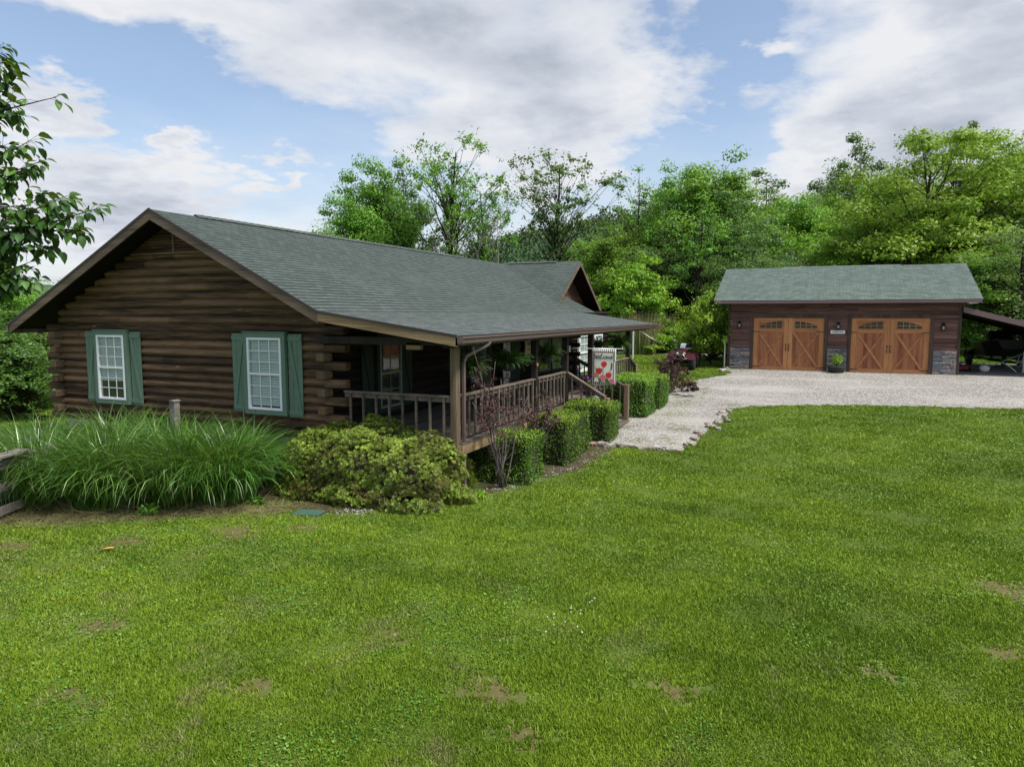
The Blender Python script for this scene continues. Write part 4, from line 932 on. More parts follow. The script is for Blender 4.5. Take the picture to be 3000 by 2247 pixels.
# rocking chair and side table
rc = thing('rocking_chair', 'slatted wooden rocking chair on the porch behind the railing', 'chair', (5.6, -5.2, DZ))
m = MB(); m.box(5.3, 5.85, -5.45, -4.95, 1.2, 1.24); m.build('seat', 'rail_wood', rc); m = MB()
for k in range(6): x = 5.33+k*.095; m.rv(); m.beam((x, -4.97, 1.24), (x, -4.78, 1.9), .06, .015)
m.beam((5.3, -4.78, 1.9), (5.85, -4.78, 1.9), .03, .08); m.build('backrest', 'rail_wood', rc)
for x in (5.3, 5.85):
    m = MB(); m.tube([(x, -5.75, .88), (x, -5.5, .82), (x, -5.0, .815), (x, -4.6, .90)], .018, 5); m.build('rocker', 'rail_wood', rc)
    for y in (-5.42, -5.0): m = MB(); m.beam((x, y, .83), (x, y, 1.45 if y < -5.2 else 1.22), .035, .035); m.build('leg', 'rail_wood', rc)
    m = MB(); m.beam((x, -5.55, 1.46), (x, -4.9, 1.47), .07, .02); m.build('armrest', 'rail_wood', rc)
st = thing('porch_stool', 'small white round stool on the deck beneath the double window', 'stool', (12.2, -5.2, DZ)); m = MB(); m.lathe((12.2, -5.2, DZ), [(.18, .44), (.19, .46), (.18, .48)], 14); m.build('seat', 'ceramic_white', st)
for k in range(3): a = k*2.1; m = MB(); m.beam((12.2+.13*math.cos(a), -5.2+.13*math.sin(a), DZ+.45), (12.2+.18*math.cos(a), -5.2+.18*math.sin(a), DZ), .03, .03); m.build('leg', 'ceramic_white', st)
# flower pot with petunias on the steps
fp = thing('flower_pot', 'white pointed pot with dark purple petunias on the front steps', 'flower pot', (7.2, -7.2, .66)); m = MB(); m.lathe((7.2, -7.32, .66), [(.10, 0), (.15, .15), (.2, .30), (.22, .31), (.17, .29)], 10, smooth=False); m.build('pot', 'ceramic_white', fp)
leafy((7.15, -7.25, 1.15), (.36, .3, .26), 900, .06, .04, 'leaf_hedge', R1, fp, shell=.3); leafy((7.12, -7.27, 1.2), (.38, .33, .28), 420, .06, .055, 'purple_petal', R1, fp, 'petals', shell=.75)

# ------------------------------------------------------------------ clipped hedge blocks
def hedge(label, x0, x1, y0, y1, z0, z1, seed, dens=1900, L=.045):
    r = np.random.default_rng(seed); t = thing('clipped_hedge', label, 'hedge', ((x0+x1)/2, (y0+y1)/2, z0), 'square clipped hedges along the porch')
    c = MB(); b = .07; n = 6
    c.box(x0+b, x1-b, y0+b, y1-b, z0-.05, z1-b); c.build('dark_core', 'bark_dark', t)  # solid dark core, stands in for the shade behind the leaves
    dx, dy, dz = x1-x0, y1-y0, z1-z0; areas = np.array([dx*dy, dy*dz, dy*dz, dx*dz, dx*dz]); N_ = int(areas.sum()*dens); w = areas/areas.sum(); face = r.choice(5, N_, p=w); a, b_ = r.random(N_), r.random(N_)
    P = np.empty((N_, 3)); Nn = np.zeros((N_, 3))
    for f in range(5):
        k = face == f
        if f == 0: P[k] = np.stack([x0+a[k]*dx, y0+b_[k]*dy, np.full(k.sum(), z1)], -1); Nn[k] = (0, 0, 1)
        elif f < 3: P[k] = np.stack([np.full(k.sum(), x0 if f == 1 else x1), y0+a[k]*dy, z0+b_[k]*dz], -1); Nn[k] = (-1 if f == 1 else 1, 0, 0)
        else: P[k] = np.stack([x0+a[k]*dx, np.full(k.sum(), y0 if f == 3 else y1), z0+b_[k]*dz], -1); Nn[k] = (0, -1 if f == 3 else 1, 0)
    # gentle waviness and softened corners
    q = P*np.array([1, 1, 1]); wav = .05*(np.sin(q[:, 0]*5+seed)+np.sin(q[:, 1]*6.3+2*seed)+np.sin(q[:, 2]*7+seed*3))/1.5
    cen = np.array([(x0+x1)/2, (y0+y1)/2, (z0+z1)/2]); hs_ = np.array([dx, dy, dz])/2; rel = np.abs((P-cen)/hs_); edge = np.sort(rel, 1)[:, 1]; top = (rel[:, 2]*np.sign(P[:, 2]-cen[2]))
    P += Nn*(wav+r.normal(0, .016, N_)-.10*np.clip((edge-.82)/.18, 0, 1)**2*(top > -.8))[:, None]-Nn*np.where(r.random(N_) < .25, .06*r.random(N_), 0)[:, None]
    ns = np.where((r.random(N_) < .03), .07*r.random(N_), 0); P += Nn*ns[:, None]
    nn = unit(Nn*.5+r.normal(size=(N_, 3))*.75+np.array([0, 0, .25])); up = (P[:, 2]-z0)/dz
    var = .08+.36*r.random(N_)+.42*np.clip((up-.72)/.28, 0, 1)*(r.random(N_) < .8)+(r.random(N_) < .10)*.25+.10*np.sin(q[:, 0]*3+q[:, 1]*4+seed)*np.sin(q[:, 2]*5+q[:, 1]*3)  # paler top: new growth; darker sides: their shade put into the leaf tone
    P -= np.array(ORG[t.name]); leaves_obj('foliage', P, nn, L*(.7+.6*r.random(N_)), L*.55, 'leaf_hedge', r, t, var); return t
hedge('lowest square hedge nearest the lawn corner beneath the purple shrub', 1.42, 2.4, -7.74, -6.3, -.26, .74, 1)
hedge('long bright topped square hedge second from the porch corner', 3.1, 4.85, -8.0, -7.05, -.22, .85, 2)
hedge('wide square hedge just left of the bottom step newel post', 5.5, 6.65, -8.28, -7.05, -.1, .92, 3)
hedge('tall square hedge just right of the bottom step newel post', 8.62, 9.75, -8.5, -7.1, .1, 1.27, 4)
hedge('farthest square hedge beside the gravel and red leaved shrub', 10.0, 11.4, -8.62, -7.1, .2, 1.27, 5)

# ------------------------------------------------------------------ azalea mound
def azalea():
    r = np.random.default_rng(21); c = np.array([-.22, -5.24, -.30]); R = np.array([1.08, 2.0, 1.34])
    t = thing('azalea_bush', 'broad rounded yellow green azalea bush before the porch corner', 'bush', tuple(c))
    m = MB()
    for k in range(40):
        a = random.random()*6.28; s = .85; m.tube([c+np.array([.2*math.cos(a), .4*math.sin(a), 0]), c+np.array([.5*math.cos(a), .9*math.sin(a), .45]), c+np.array([.85*math.cos(a), 1.6*math.sin(a), .4+.6*random.random()])], [.018, .012, .005], 4)
    m.build('stem', 'twig', t)
    v = []; n_r = 11500; d = unit(r.normal(size=(n_r*2, 3))); d = d[d[:, 2] > -.02][:n_r]; n_r = len(d); sq = (np.abs(d[:, 0])**2.7+np.abs(d[:, 1])**2.7+np.abs(d[:, 2])**2.7)**(-1/2.7)
    lump = 1+.05*np.sin(d[:, 0]*9+1)+.06*np.sin(d[:, 1]*11+2)+.045*np.sin(d[:, 2]*13+d[:, 0]*7)+.03*np.sin(d[:, 1]*27+d[:, 2]*19)
    p = c+d*R*(sq*(lump-.20*r.random(n_r)**2))[:, None]; low = p[:, 2] < c[2]+.15; p[low, 2] = c[2]+.05+.15*r.random(low.sum())
    layer = np.sin((p[:, 2]-c[2])*11+2*np.sin(p[:, 1]*4)+1.5*np.sin(p[:, 0]*5)); 
    P, N, vv = [], [], []
    K = 7
    ax = unit(d*np.array([1, .8, .6])+np.array([0, 0, .75])+r.normal(size=(n_r, 3))*.45)
    t1 = unit(np.cross(ax, r.normal(size=(n_r, 3)))); t2 = np.cross(ax, t1)
    base = np.clip(.48+.22*layer+.2*r.normal(size=n_r)+.18*(d[:, 2]-.4), 0, 1)
    for k in range(K):
        a = k*2*math.pi/K+r.random(n_r)*.4; o_ = t1*np.cos(a)[:, None]+t2*np.sin(a)[:, None]
        P.append(p+o_*.024*(.7+.6*r.random(n_r))[:, None]+ax*(.03*r.random(n_r))[:, None]); N.append(unit(ax-o_*.45+r.normal(size=(n_r, 3))*.2)); vv.append(np.clip(base+r.normal(0, .1, n_r), 0, 1))
    P = np.concatenate(P)-c; N = np.concatenate(N); leaves_obj('foliage', P, N, .052, .017, 'leaf_azalea', r, t, np.concatenate(vv))
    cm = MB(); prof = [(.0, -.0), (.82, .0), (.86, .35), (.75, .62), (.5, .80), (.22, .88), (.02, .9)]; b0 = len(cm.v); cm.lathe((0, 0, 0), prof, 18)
    cm.v = [(x*R[0]*.66+c[0], y*R[1]*.72+c[1], z*R[2]*.7+c[2]) for x, y, z in cm.v]; cm.build('dark_core', 'bark_dark', t)  # solid dark mound in place of the shade inside the bush
azalea()

# ------------------------------------------------------------------ tall grass clumps
def ribbons(base, ang, lean0, length, width, droop, r, segs=6):
    """arching blades as tapering ribbons; returns verts, faces"""
    n = len(base); s = np.linspace(0, 1, segs+1)[None, :]; L = length[:, None]
    th = lean0[:, None]+droop[:, None]*s**1.6; ds = L/segs
    dx = np.sin(th)*ds; dz = np.cos(th)*ds
    hx = np.concatenate([np.zeros((n, 1)), np.cumsum(dx[:, :-1], 1)], 1); hz = np.concatenate([np.zeros((n, 1)), np.cumsum(dz[:, :-1], 1)], 1)
    cx, cy = np.cos(ang)[:, None], np.sin(ang)[:, None]; c = np.stack([base[:, 0:1]+hx*cx, base[:, 1:2]+hx*cy, base[:, 2:3]+hz], -1)
    w = width[:, None]*np.clip(1-s**2.2, .04, 1)*.5; tw = ang+math.pi/2+r.normal(0, .5, n); side = np.stack([np.cos(tw), np.sin(tw), r.normal(0, .2, n)], -1)[:, None, :]
    a = c-side*w[..., None]; b = c+side*w[..., None]; v = np.stack([a, b], 2).reshape(-1, 3); i = np.arange(n)[:, None]*(2*(segs+1))+np.arange(segs)[None, :]*2; i = i.reshape(-1)
    return v, np.stack([i, i+1, i+3, i+2], -1)
def tallgrass(label, cx, cy, rad_, n, L, seed):
    r = np.random.default_rng(seed); n = int(n*1.05); z0 = tzf(cx, cy); t = thing('ornamental_grass', label, 'tall grass', (cx, cy, z0), 'tall grass clumps along the cabin end')
    a = r.random(n)*6.283; rr = rad_*np.sqrt(r.random(n)); base = np.stack([rr*np.cos(a), rr*np.sin(a), np.zeros(n)], -1)
    ang = a+r.normal(0, .9, n); lean = .02+.34*rr/rad_+r.normal(0, .09, n); ln = L*(.5+.60*r.random(n)**.8); dr = .9+1.5*r.random(n)+.55*(rr/rad_)
    v, f = ribbons(base, ang, np.abs(lean), ln, (.013+.015*r.random(n)), dr, r, 7)
    var = np.repeat(np.clip(.38+.26*r.normal(size=n)+.45*(r.random(n) < .10), 0, 1), 16); rawmesh('blades', v, f, 'blade_tall', t, var)
    n2 = 420; a = r.random(n2)*6.283; rr = rad_*(.8+.55*r.random(n2)); base = np.stack([rr*np.cos(a), rr*np.sin(a), np.zeros(n2)+.02], -1)
    v, f = ribbons(base, a+r.normal(0, 1, n2), .9+.5*r.random(n2), .25+.35*r.random(n2), np.full(n2, .008), .3+.5*r.random(n2), r, 3); rawmesh('dry_stems', v, f, 'dry_blade', t, np.repeat(r.random(n2), 8))
for i, (x, y, rd, n, L, lb) in enumerate(((-3.15, .15, .66, 1900, 1.75, 'leftmost tall arching grass clump spilling over the wooden fence'), (-2.65, -1.15, .66, 2000, 1.8, 'tall grass clump below the left gable window'), (-2.1, -2.3, .64, 1900, 1.75, 'tall grass clump in front of the grey post between the gable windows'), (-1.75, -3.0, .52, 1700, 1.7, 'tall grass clump touching the left side of the azalea bush'), (-1.3, -.6, .7, 1700, 1.85, 'rear tall grass clump against the middle of the gable wall'), (-1.5, -1.75, .6, 1500, 1.8, 'tall grass clump crowding round the grey timber post'), (-1.1, .9, .7, 1500, 1.75, 'rear tall grass clump against the left end of the gable wall'), (-.95, -2.6, .65, 1500, 1.75, 'rear tall grass clump under the right gable window'), (-1.9, 1.9, .6, 1100, 1.55, 'thin tall grass clump left of the cabin corner'))):
    tallgrass(lb, x, y, rd, n, L, 40+i)
# dry litter at their feet
def litter():
    r = np.random.default_rng(77); n = 5000; t_ = r.random(n); pts = np.array([(-4.2, -.7), (-3.6, -1.7), (-2.9, -2.7), (-2.3, -3.5), (-1.8, -4.4)]); seg = (t_*4).astype(int); f = t_*4-seg; p = pts[seg]*(1-f)[:, None]+pts[seg+1]*f[:, None]+r.normal(0, .28, (n, 2))+np.array([.12, .1])
    base = np.stack([p[:, 0], p[:, 1], tz(p[:, 0], p[:, 1])+.012+.02*r.random(n)], -1); v, f = ribbons(base, r.random(n)*6.283, 1.35+.3*r.random(n), .06+.30*r.random(n)**2, np.full(n, .006), np.zeros(n), r, 2)
    o = rawmesh('straw_litter', v, f, 'dry_blade', None, np.repeat(r.random(n), 6)); tag(o, 'dry brown grass straw lying at the foot of the tall grass', 'straw', kind='stuff')
    # white and grey chips in the bed
    n = 1300; q = r.random(n)**1.6; pts = np.array([(-1.45, -5.6), (-.7, -6.45), (.1, -7.05), (1.2, -7.45), (2.2, -7.75), (3.1, -8.25), (5.2, -8.4)]); seg = (q*6).astype(int); f = q*6-seg; p = pts[seg]*(1-f)[:, None]+pts[seg+1]*f[:, None]+r.normal(0, .16, (n, 2))+np.array([.05, .08])
    s = .006+.02*r.random(n)**3; c = np.stack([p[:, 0], p[:, 1], tz(p[:, 0], p[:, 1])+.012], -1); O = np.array([[1, 0, 0], [-.5, .8, 0], [-.5, -.8, 0], [0, 0, .8]]); rot = r.random(n)*6.283; ca, sa = np.cos(rot), np.sin(rot); M_ = np.stack([np.stack([ca, -sa, 0*ca], -1), np.stack([sa, ca, 0*ca], -1), np.stack([0*ca, 0*ca, 1+0*ca], -1)], 1)
    v = (np.einsum('nij,kj->nki', M_, O)*s[:, None, None]+c[:, None, :]).reshape(-1, 3); i = np.arange(n)[:, None]*4; f = np.concatenate([i+np.array([[0, 1, 3]]), i+np.array([[1, 2, 3]]), i+np.array([[2, 0, 3]])]); o = rawmesh('bed_chips', v, f, 'gravel', None, None); tag(o, 'pale stone chips scattered over the dark bed edge', 'stone chips', kind='stuff')
    # loose pebbles on the path and drive
    n = 26000; x = 5.4+r.random(n)**1.4*14; y = -7.2-r.random(n)*12; k = inpoly(x, y, gj); x, y = x[k], y[k]; n = len(x); s = .008+.016*r.random(n)**2; c = np.stack([x, y, tz(x, y)+.012], -1); rot = r.random(n)*6.283; ca, sa = np.cos(rot), np.sin(rot); M_ = np.stack([np.stack([ca, -sa, 0*ca], -1), np.stack([sa, ca, 0*ca], -1), np.stack([0*ca, 0*ca, 1+0*ca], -1)], 1)
    v = (np.einsum('nij,kj->nki', M_, O)*s[:, None, None]+c[:, None, :]).reshape(-1, 3); i = np.arange(n)[:, None]*4; f = np.concatenate([i+np.array([[0, 1, 3]]), i+np.array([[1, 2, 3]]), i+np.array([[2, 0, 3]])]); o = rawmesh('loose_gravel', v, f, 'gravel'); tag(o, 'loose pale gravel chips on the path and drive', 'gravel', kind='stuff')
    # weeds creeping over the gravel
    n = 2600; cs = [(8.8, -8.9, .5), (10.5, -9.0, .6), (12.0, -8.9, .7), (9.4, -9.3, .3), (6.0, -8.9, .25), (7.3, -9.6, .2), (18.6, -9.9, .5), (19.0, -13.6, .5), (18.9, -17.8, .5), (5.9, -9.7, .2), (11.5, -10.6, .4), (13, -9.3, .5)]; w = np.array([c_[2] for c_ in cs]); k = r.choice(len(cs), n, p=w/w.sum()); c_ = np.array(cs)[k]
    x = c_[:, 0]+r.normal(0, 1, n)*c_[:, 2]; y = c_[:, 1]+r.normal(0, .55, n)*c_[:, 2]; ok = inpoly(x, y, gj); x, y = x[ok], y[ok]; n = len(x); P = np.stack([x, y, tz(x, y)+.03], -1); leaves = leaves_obj('creeping_weeds', P, unit(r.normal(size=(n, 3))*.5+[0, 0, 1]), .03, .018, 'leaf_azalea', r); tag(leaves, 'small green weeds creeping over the gravel', 'weeds', kind='stuff')
litter()
# low weeds along bed edge
def weed(label, x, y, s, n, m, seed):
    r = np.random.default_rng(seed); z = tzf(x, y); t = thing('weed_plant', label, 'weed', (x, y, z)); leafy((x, y, z+s*.5), (s, s, s*.55), n, .08, .05, m, r, t, shell=.2); q = MB()
    for k in range(6): a = r.random()*6.28; q.tube([(x, y, z), (x+.6*s*math.cos(a), y+.6*s*math.sin(a), z+s*.7)], [.006, .003], 4)
    q.build('stem', 'twig', t)
weed('leafy green weed at the foot of the middle grass clumps', -2.95, -2.45, .20, 130, 'leaf_mid', 3); weed('small leafy weed between the grass and the azalea', -1.75, -3.75, .16, 90, 'leaf_mid', 4); weed('bright green weed beside the downspout foot', .25, -7.25, .16, 120, 'leaf_lime', 5)

# ------------------------------------------------------------------ purple leaved shrubs
def purple(label, base, tips, seed, dens=120, L=.05, stemcol='twig', side=5, spread=.10, m='leaf_purple', zmin=-9):
    r = np.random.default_rng(seed); base = np.array(base); t = thing('purple_leaf_shrub', label, 'shrub', tuple(base)); q = MB(); P = []
    for tip in tips:
        tip = np.array(tip, float); b = base+np.append(r.normal(0, .08, 2), 0); mid = (b+tip)/2+np.append(r.normal(0, .10, 2), .05)
        pts = [b*(1-s)**2+2*mid*s*(1-s)+tip*s*s for s in np.linspace(0, 1, 8)]; q.tube(pts, [.014*(1-i/9)+.002 for i in range(8)], 5)
        for k in range(side):
            s = .35+.62*r.random(); i = int(s*7); p0 = pts[i]; d = r.normal(0, 1, 3)*np.array([1, 1, .5])+[0, 0, .5]; d /= np.linalg.norm(d); l = .16+.28*r.random(); p1 = p0+d*l*.5; p2 = p0+d*l+[0, 0, .05]; q.tube([p0, p1, p2], [.005, .003, .002], 3)
            w = r.random(dens//3)[:, None]; P.append(p0*(1-w)+p2*w+r.normal(0, spread*.35, (dens//3, 3)))
        w = .55+.45*r.random(dens)[:, None]**.7; idx = np.clip((w[:, 0]*7).astype(int), 0, 6); P.append(np.array(pts)[idx]+r.normal(0, spread*.6, (dens, 3))*(1.25-w))
    q.build('stem', stemcol, t); P = np.concatenate(P); P = P[P[:, 2] > zmin+.25*r.random(len(P))]-base; n = len(P); leaves_obj('foliage', P, unit(r.normal(size=(n, 3))+[0, 0, .4]), L*(.6+.7*r.random(n)), L*.6, m, r, t); return t
purple('tall thin purple leaved shrub before the porch railing near the downspout', (1.1, -7.35, -.26), [(.05, -7.25, 2.55), (.2, -7.2, 2.2), (1.0, -7.25, 2.25), (1.15, -7.3, 1.9), (.6, -7.3, 1.6), (1.6, -7.2, 1.75), (.0, -7.3, 1.5), (2.1, -7.5, 1.5), (1.5, -7.5, 1.2), (2.3, -7.4, 1.1), (.3, -7.35, 1.9), (-.2, -7.35, 1.6)], 31, 100, side=8, zmin=.85, L=.044)
purple('dense low purple leaved shrub between the first two hedges by the railing', (2.9, -7.25, -.2), [(2.3, -7.4, 1.35), (2.6, -7.5, 1.45), (2.9, -7.7, 1.2), (2.2, -7.6, 1.1), (2.5, -7.8, 1.0), (3.1, -7.8, 1.1), (2.0, -7.4, 1.2), (3.3, -7.6, 1.25), (2.8, -7.4, 1.6), (2.4, -7.7, .8)], 32, 170, zmin=.7)
purple('loose red leaved shrub beyond the farthest hedge by the gravel', (13.0, -8.2, .45), [(12.2, -8.0, 1.7), (12.7, -8.4, 1.9), (13.3, -8.6, 1.75), (13.6, -8.0, 1.7), (12.0, -8.6, 1.4), (13.2, -9.0, 1.25), (12.6, -9.2, .9), (13.8, -9.2, .8), (14.2, -8.4, 1.3), (11.8, -8.3, 1.5), (12.5, -9.5, .7)], 33, 260, .06)

# path light
sl_ = thing('path_light', 'small clear topped stake light in the bed by the purple shrub', 'garden light', (1.3, -7.15, -.27)); m = MB(); m.tube([(1.3, -7.15, -.27), (1.3, -7.15, -.08)], .009, 6); m.build('stake', 'black_plastic', sl_); m = MB(); m.lathe((1.3, -7.15, -.08), [(.02, 0), (.04, .02), (.045, .10), (.03, .11)], 10); m.build('lens', 'lamp_glass', sl_); m = MB(); m.lathe((1.3, -7.15, .03), [(.05, 0), (.05, .02), (.01, .03)], 10); m.build('cap', 'steel', sl_)
# stray things on the lawn
vb = thing('valve_box', 'green plastic valve box lid set flush in the bare ground', 'valve box', (-1.78, -4.95, -.28)); m = MB(); m.box(-.15, .15, -.24, .24, -.02, .02); m.build('lid', 'valve_lid', vb, .01); m = MB(); m.box(-.18, .18, -.27, .27, -.04, .005); m.build('rim', 'plant_pot', vb, .01); vb.rotation_euler = (0, 0, .25)
for c in vb.children: c.data.transform(Matrix.Translation(ORG[vb.name]))
lf = MB(); lf.add([(-.055, 0, .02), (-.02, .02, .028), (.03, .022, .03), (.06, 0, .024), (.03, -.018, .03), (-.02, -.02, .03)], [(0, 1, 2, 3, 4, 5)]); yl = lf.build('fallen_leaf', 'yellow_leaf'); yl.location = (-4.53, -3.54, tzf(-4.53, -3.54)+.02); yl.rotation_euler = (0, 0, -.7); yl.scale = (1.5, 1.5, 1.5); tag(yl, 'single yellow fallen leaf on the lawn below the tall grass', 'leaf')
# clover flowers
def clover(label):
    t = thing('clover_flower', label, 'flower', (0, 0, 0), 'white clover flowers in the lawn'); m = MB(); m.tube([(0, 0, 0), (.004, 0, .05)], .0018, 4); m.build('stem', 'tulip_leaf', t); m = MB(); m.lathe((.004, 0, .05), [(.004, -.008), (.013, -.003), (.015, .004), (.010, .012), (.002, .015)], 8); m.build('flower_head', 'white_petal', t); return t
cf = clover('small round white clover flower in the patch on the lawn'); R2 = np.random.default_rng(5)
cps = [(1690+R2.normal(0, 48), 1812+R2.normal(0, 24)) for _ in range(17)]
for i, (px, py) in enumerate(cps):
    x = -3.99+(1815-py)*.0125+R2.normal(0, .05)+.003*(px-1690); y = -10.58-(px-1690)*.0042+R2.normal(0, .03); c = cf if i == 0 else copy_tree(cf); c.location = (x, y, tzf(x, y)); c.rotation_euler = (R2.normal(0, .15), R2.normal(0, .15), 1.3*i); s_ = .5+.28*R2.random(); c.scale = (s_,)*3

# ------------------------------------------------------------------ edging stones
def stone_mesh(seed, sx, sy, sz):
    r = random.Random(seed); bm = bmesh.new(); bmesh.ops.create_cube(bm, size=1.); bmesh.ops.subdivide_edges(bm, edges=bm.edges, cuts=2, use_grid_fill=True)
    for v in bm.verts:
        n = v.co.normalized()*.62; v.co = v.co*.62+n*.38; v.co += Vector((r.gauss(0, .045), r.gauss(0, .045), r.gauss(0, .04))); v.co.x *= sx; v.co.y *= sy; v.co.z *= sz
    me = bpy.data.meshes.new('edging_stone'); bm.to_mesh(me); bm.free(); me.materials.append(MATS['field_stone']); return me
SM = [stone_mesh(i, *q) for i, q in enumerate(((.36, .22, .13), (.26, .2, .15), (.42, .26, .11), (.2, .16, .11), (.30, .17, .14)))]
def stones(pts, n, lab, grp, jit, seed, sc_=.85):
    r = random.Random(seed); P_ = [Vector((*p, 0)) for p in pts]; L = [(b-a).length for a, b in zip(P_, P_[1:])]; tot = sum(L)
    for i in range(n):
        d = tot*(i+.5)/n; k = 0
        while d > L[k] and k < len(L)-1: d -= L[k]; k += 1
        a, b = P_[k], P_[k+1]; p = a.lerp(b, d/L[k]); dr = b-a; o = bpy.data.objects.new('edging_stone', SM[r.randrange(5)]); COL.objects.link(o); x, y = p.x+r.gauss(0, jit), p.y+r.gauss(0, jit)
        o.location = (x, y, tzf(x, y)+.03); o.rotation_euler = (r.gauss(0, .1), r.gauss(0, .1), math.atan2(dr.y, dr.x)+r.gauss(0, .25)); s = sc_*(.7+.6*r.random()); o.scale = (s, s, s); ORD = ('first', 'second', 'third', 'fourth', 'fifth', 'sixth', 'seventh', 'eighth', 'ninth', 'tenth', 'eleventh', 'twelfth', 'thirteenth', 'fourteenth', 'fifteenth', 'sixteenth', 'seventeenth', 'eighteenth', 'nineteenth', 'twentieth'); tag(o, ORD[i]+' '+lab, 'stone', grp)
stones([(5.28, -7.85), (5.33, -8.5), (5.32, -9.3), (5.42, -10.05)], 10, 'stone from the hedge along the near end of the path', 'stones along the near end of the path', .02, 1)
stones([(5.7, -10.12), (6.5, -10.24), (8.1, -10.45), (9.6, -10.55), (10.9, -10.7)], 20, 'stone from the near corner along the lawn side of the path', 'stones along the lawn side of the path', .10, 2, .62)
stones([(18.2, -9.3), (18.7, -9.6), (19.2, -9.5)], 4, 'rock from the left at the front corner of the garage', 'rocks at the garage corner', .08, 3)
o = bpy.data.objects.new('pale_rock', SM[2]); COL.objects.link(o); o.location = (-.55, -6.75, tzf(-.5, -6.7)+.02); o.rotation_euler = (0, 0, .4); o.scale = (1.2, 1, .9); tag(o, 'pale flat rock lying in front of the azalea on the bed edge', 'rock')

# ------------------------------------------------------------------ wooden fence and post
fd = Vector((.9107, .4131, 0)); fo = Vector((-3.46, -.15, 0)); fnn = Vector((-.4131, .9107, 0))
fn = thing('plank_fence', 'weathered grey plank fence running into the tall grass at the left', 'fence', (-4.2, -.49, -.3))
def fpnt(s, z): p = fo+fd*s; return V(p.x, p.y, z)
for (za, zb) in ((-.21, -.06), (.18, .32), (.56, .72)): m = MB(); m.rv(); m.beam(fpnt(-4.0, (za+zb)/2), fpnt(.8, (za+zb)/2-.0), .035, zb-za); m.build('rail', 'fence_wood', fn, .005)
for s in (-3.4, -1.15, .7): m = MB(); m.rv(); p = fpnt(s, 0)+fnn*.07; m.box(p.x-.06, p.x+.06, p.y-.06, p.y+.06, -.6, .74); m.build('post', 'fence_wood', fn, .008)
m = MB(); m.rv(); m.beam(fpnt(-4.0, .79), fpnt(-.15, .79), .04, .26, up=tuple(fnn)); m.beam(fpnt(-1.0, .765), fpnt(-.9, .765), .3, .01); m.build('cap_rail', 'fence_wood', fn, .006)
fw = MB()
for s in np.arange(-4, .8, .1): fw.beam(fpnt(s, -.25)-fnn*.02, fpnt(s, .7)-fnn*.02, .002, .002)
for z in np.arange(-.25, .7, .1): fw.beam(fpnt(-4, z)-fnn*.02, fpnt(.8, z)-fnn*.02, .002, .002)
fw.build('wire_mesh', 'steel', fn)
gp = thing('timber_post', 'grey square timber post standing in the tall grass before the gable wall', 'post', (-.85, -.77, .1)); m = MB(); m.box(-.92, -.78, -.85, -.69, -.3, 1.37); m.build('shaft', 'fence_wood', gp, .012); m = MB(); m.prism([(-.94, -.87, 1.37), (-.94, -.67, 1.37), (-.94, -.77, 1.40)], (.18, 0, 0)); m.build('top', 'fence_wood', gp)

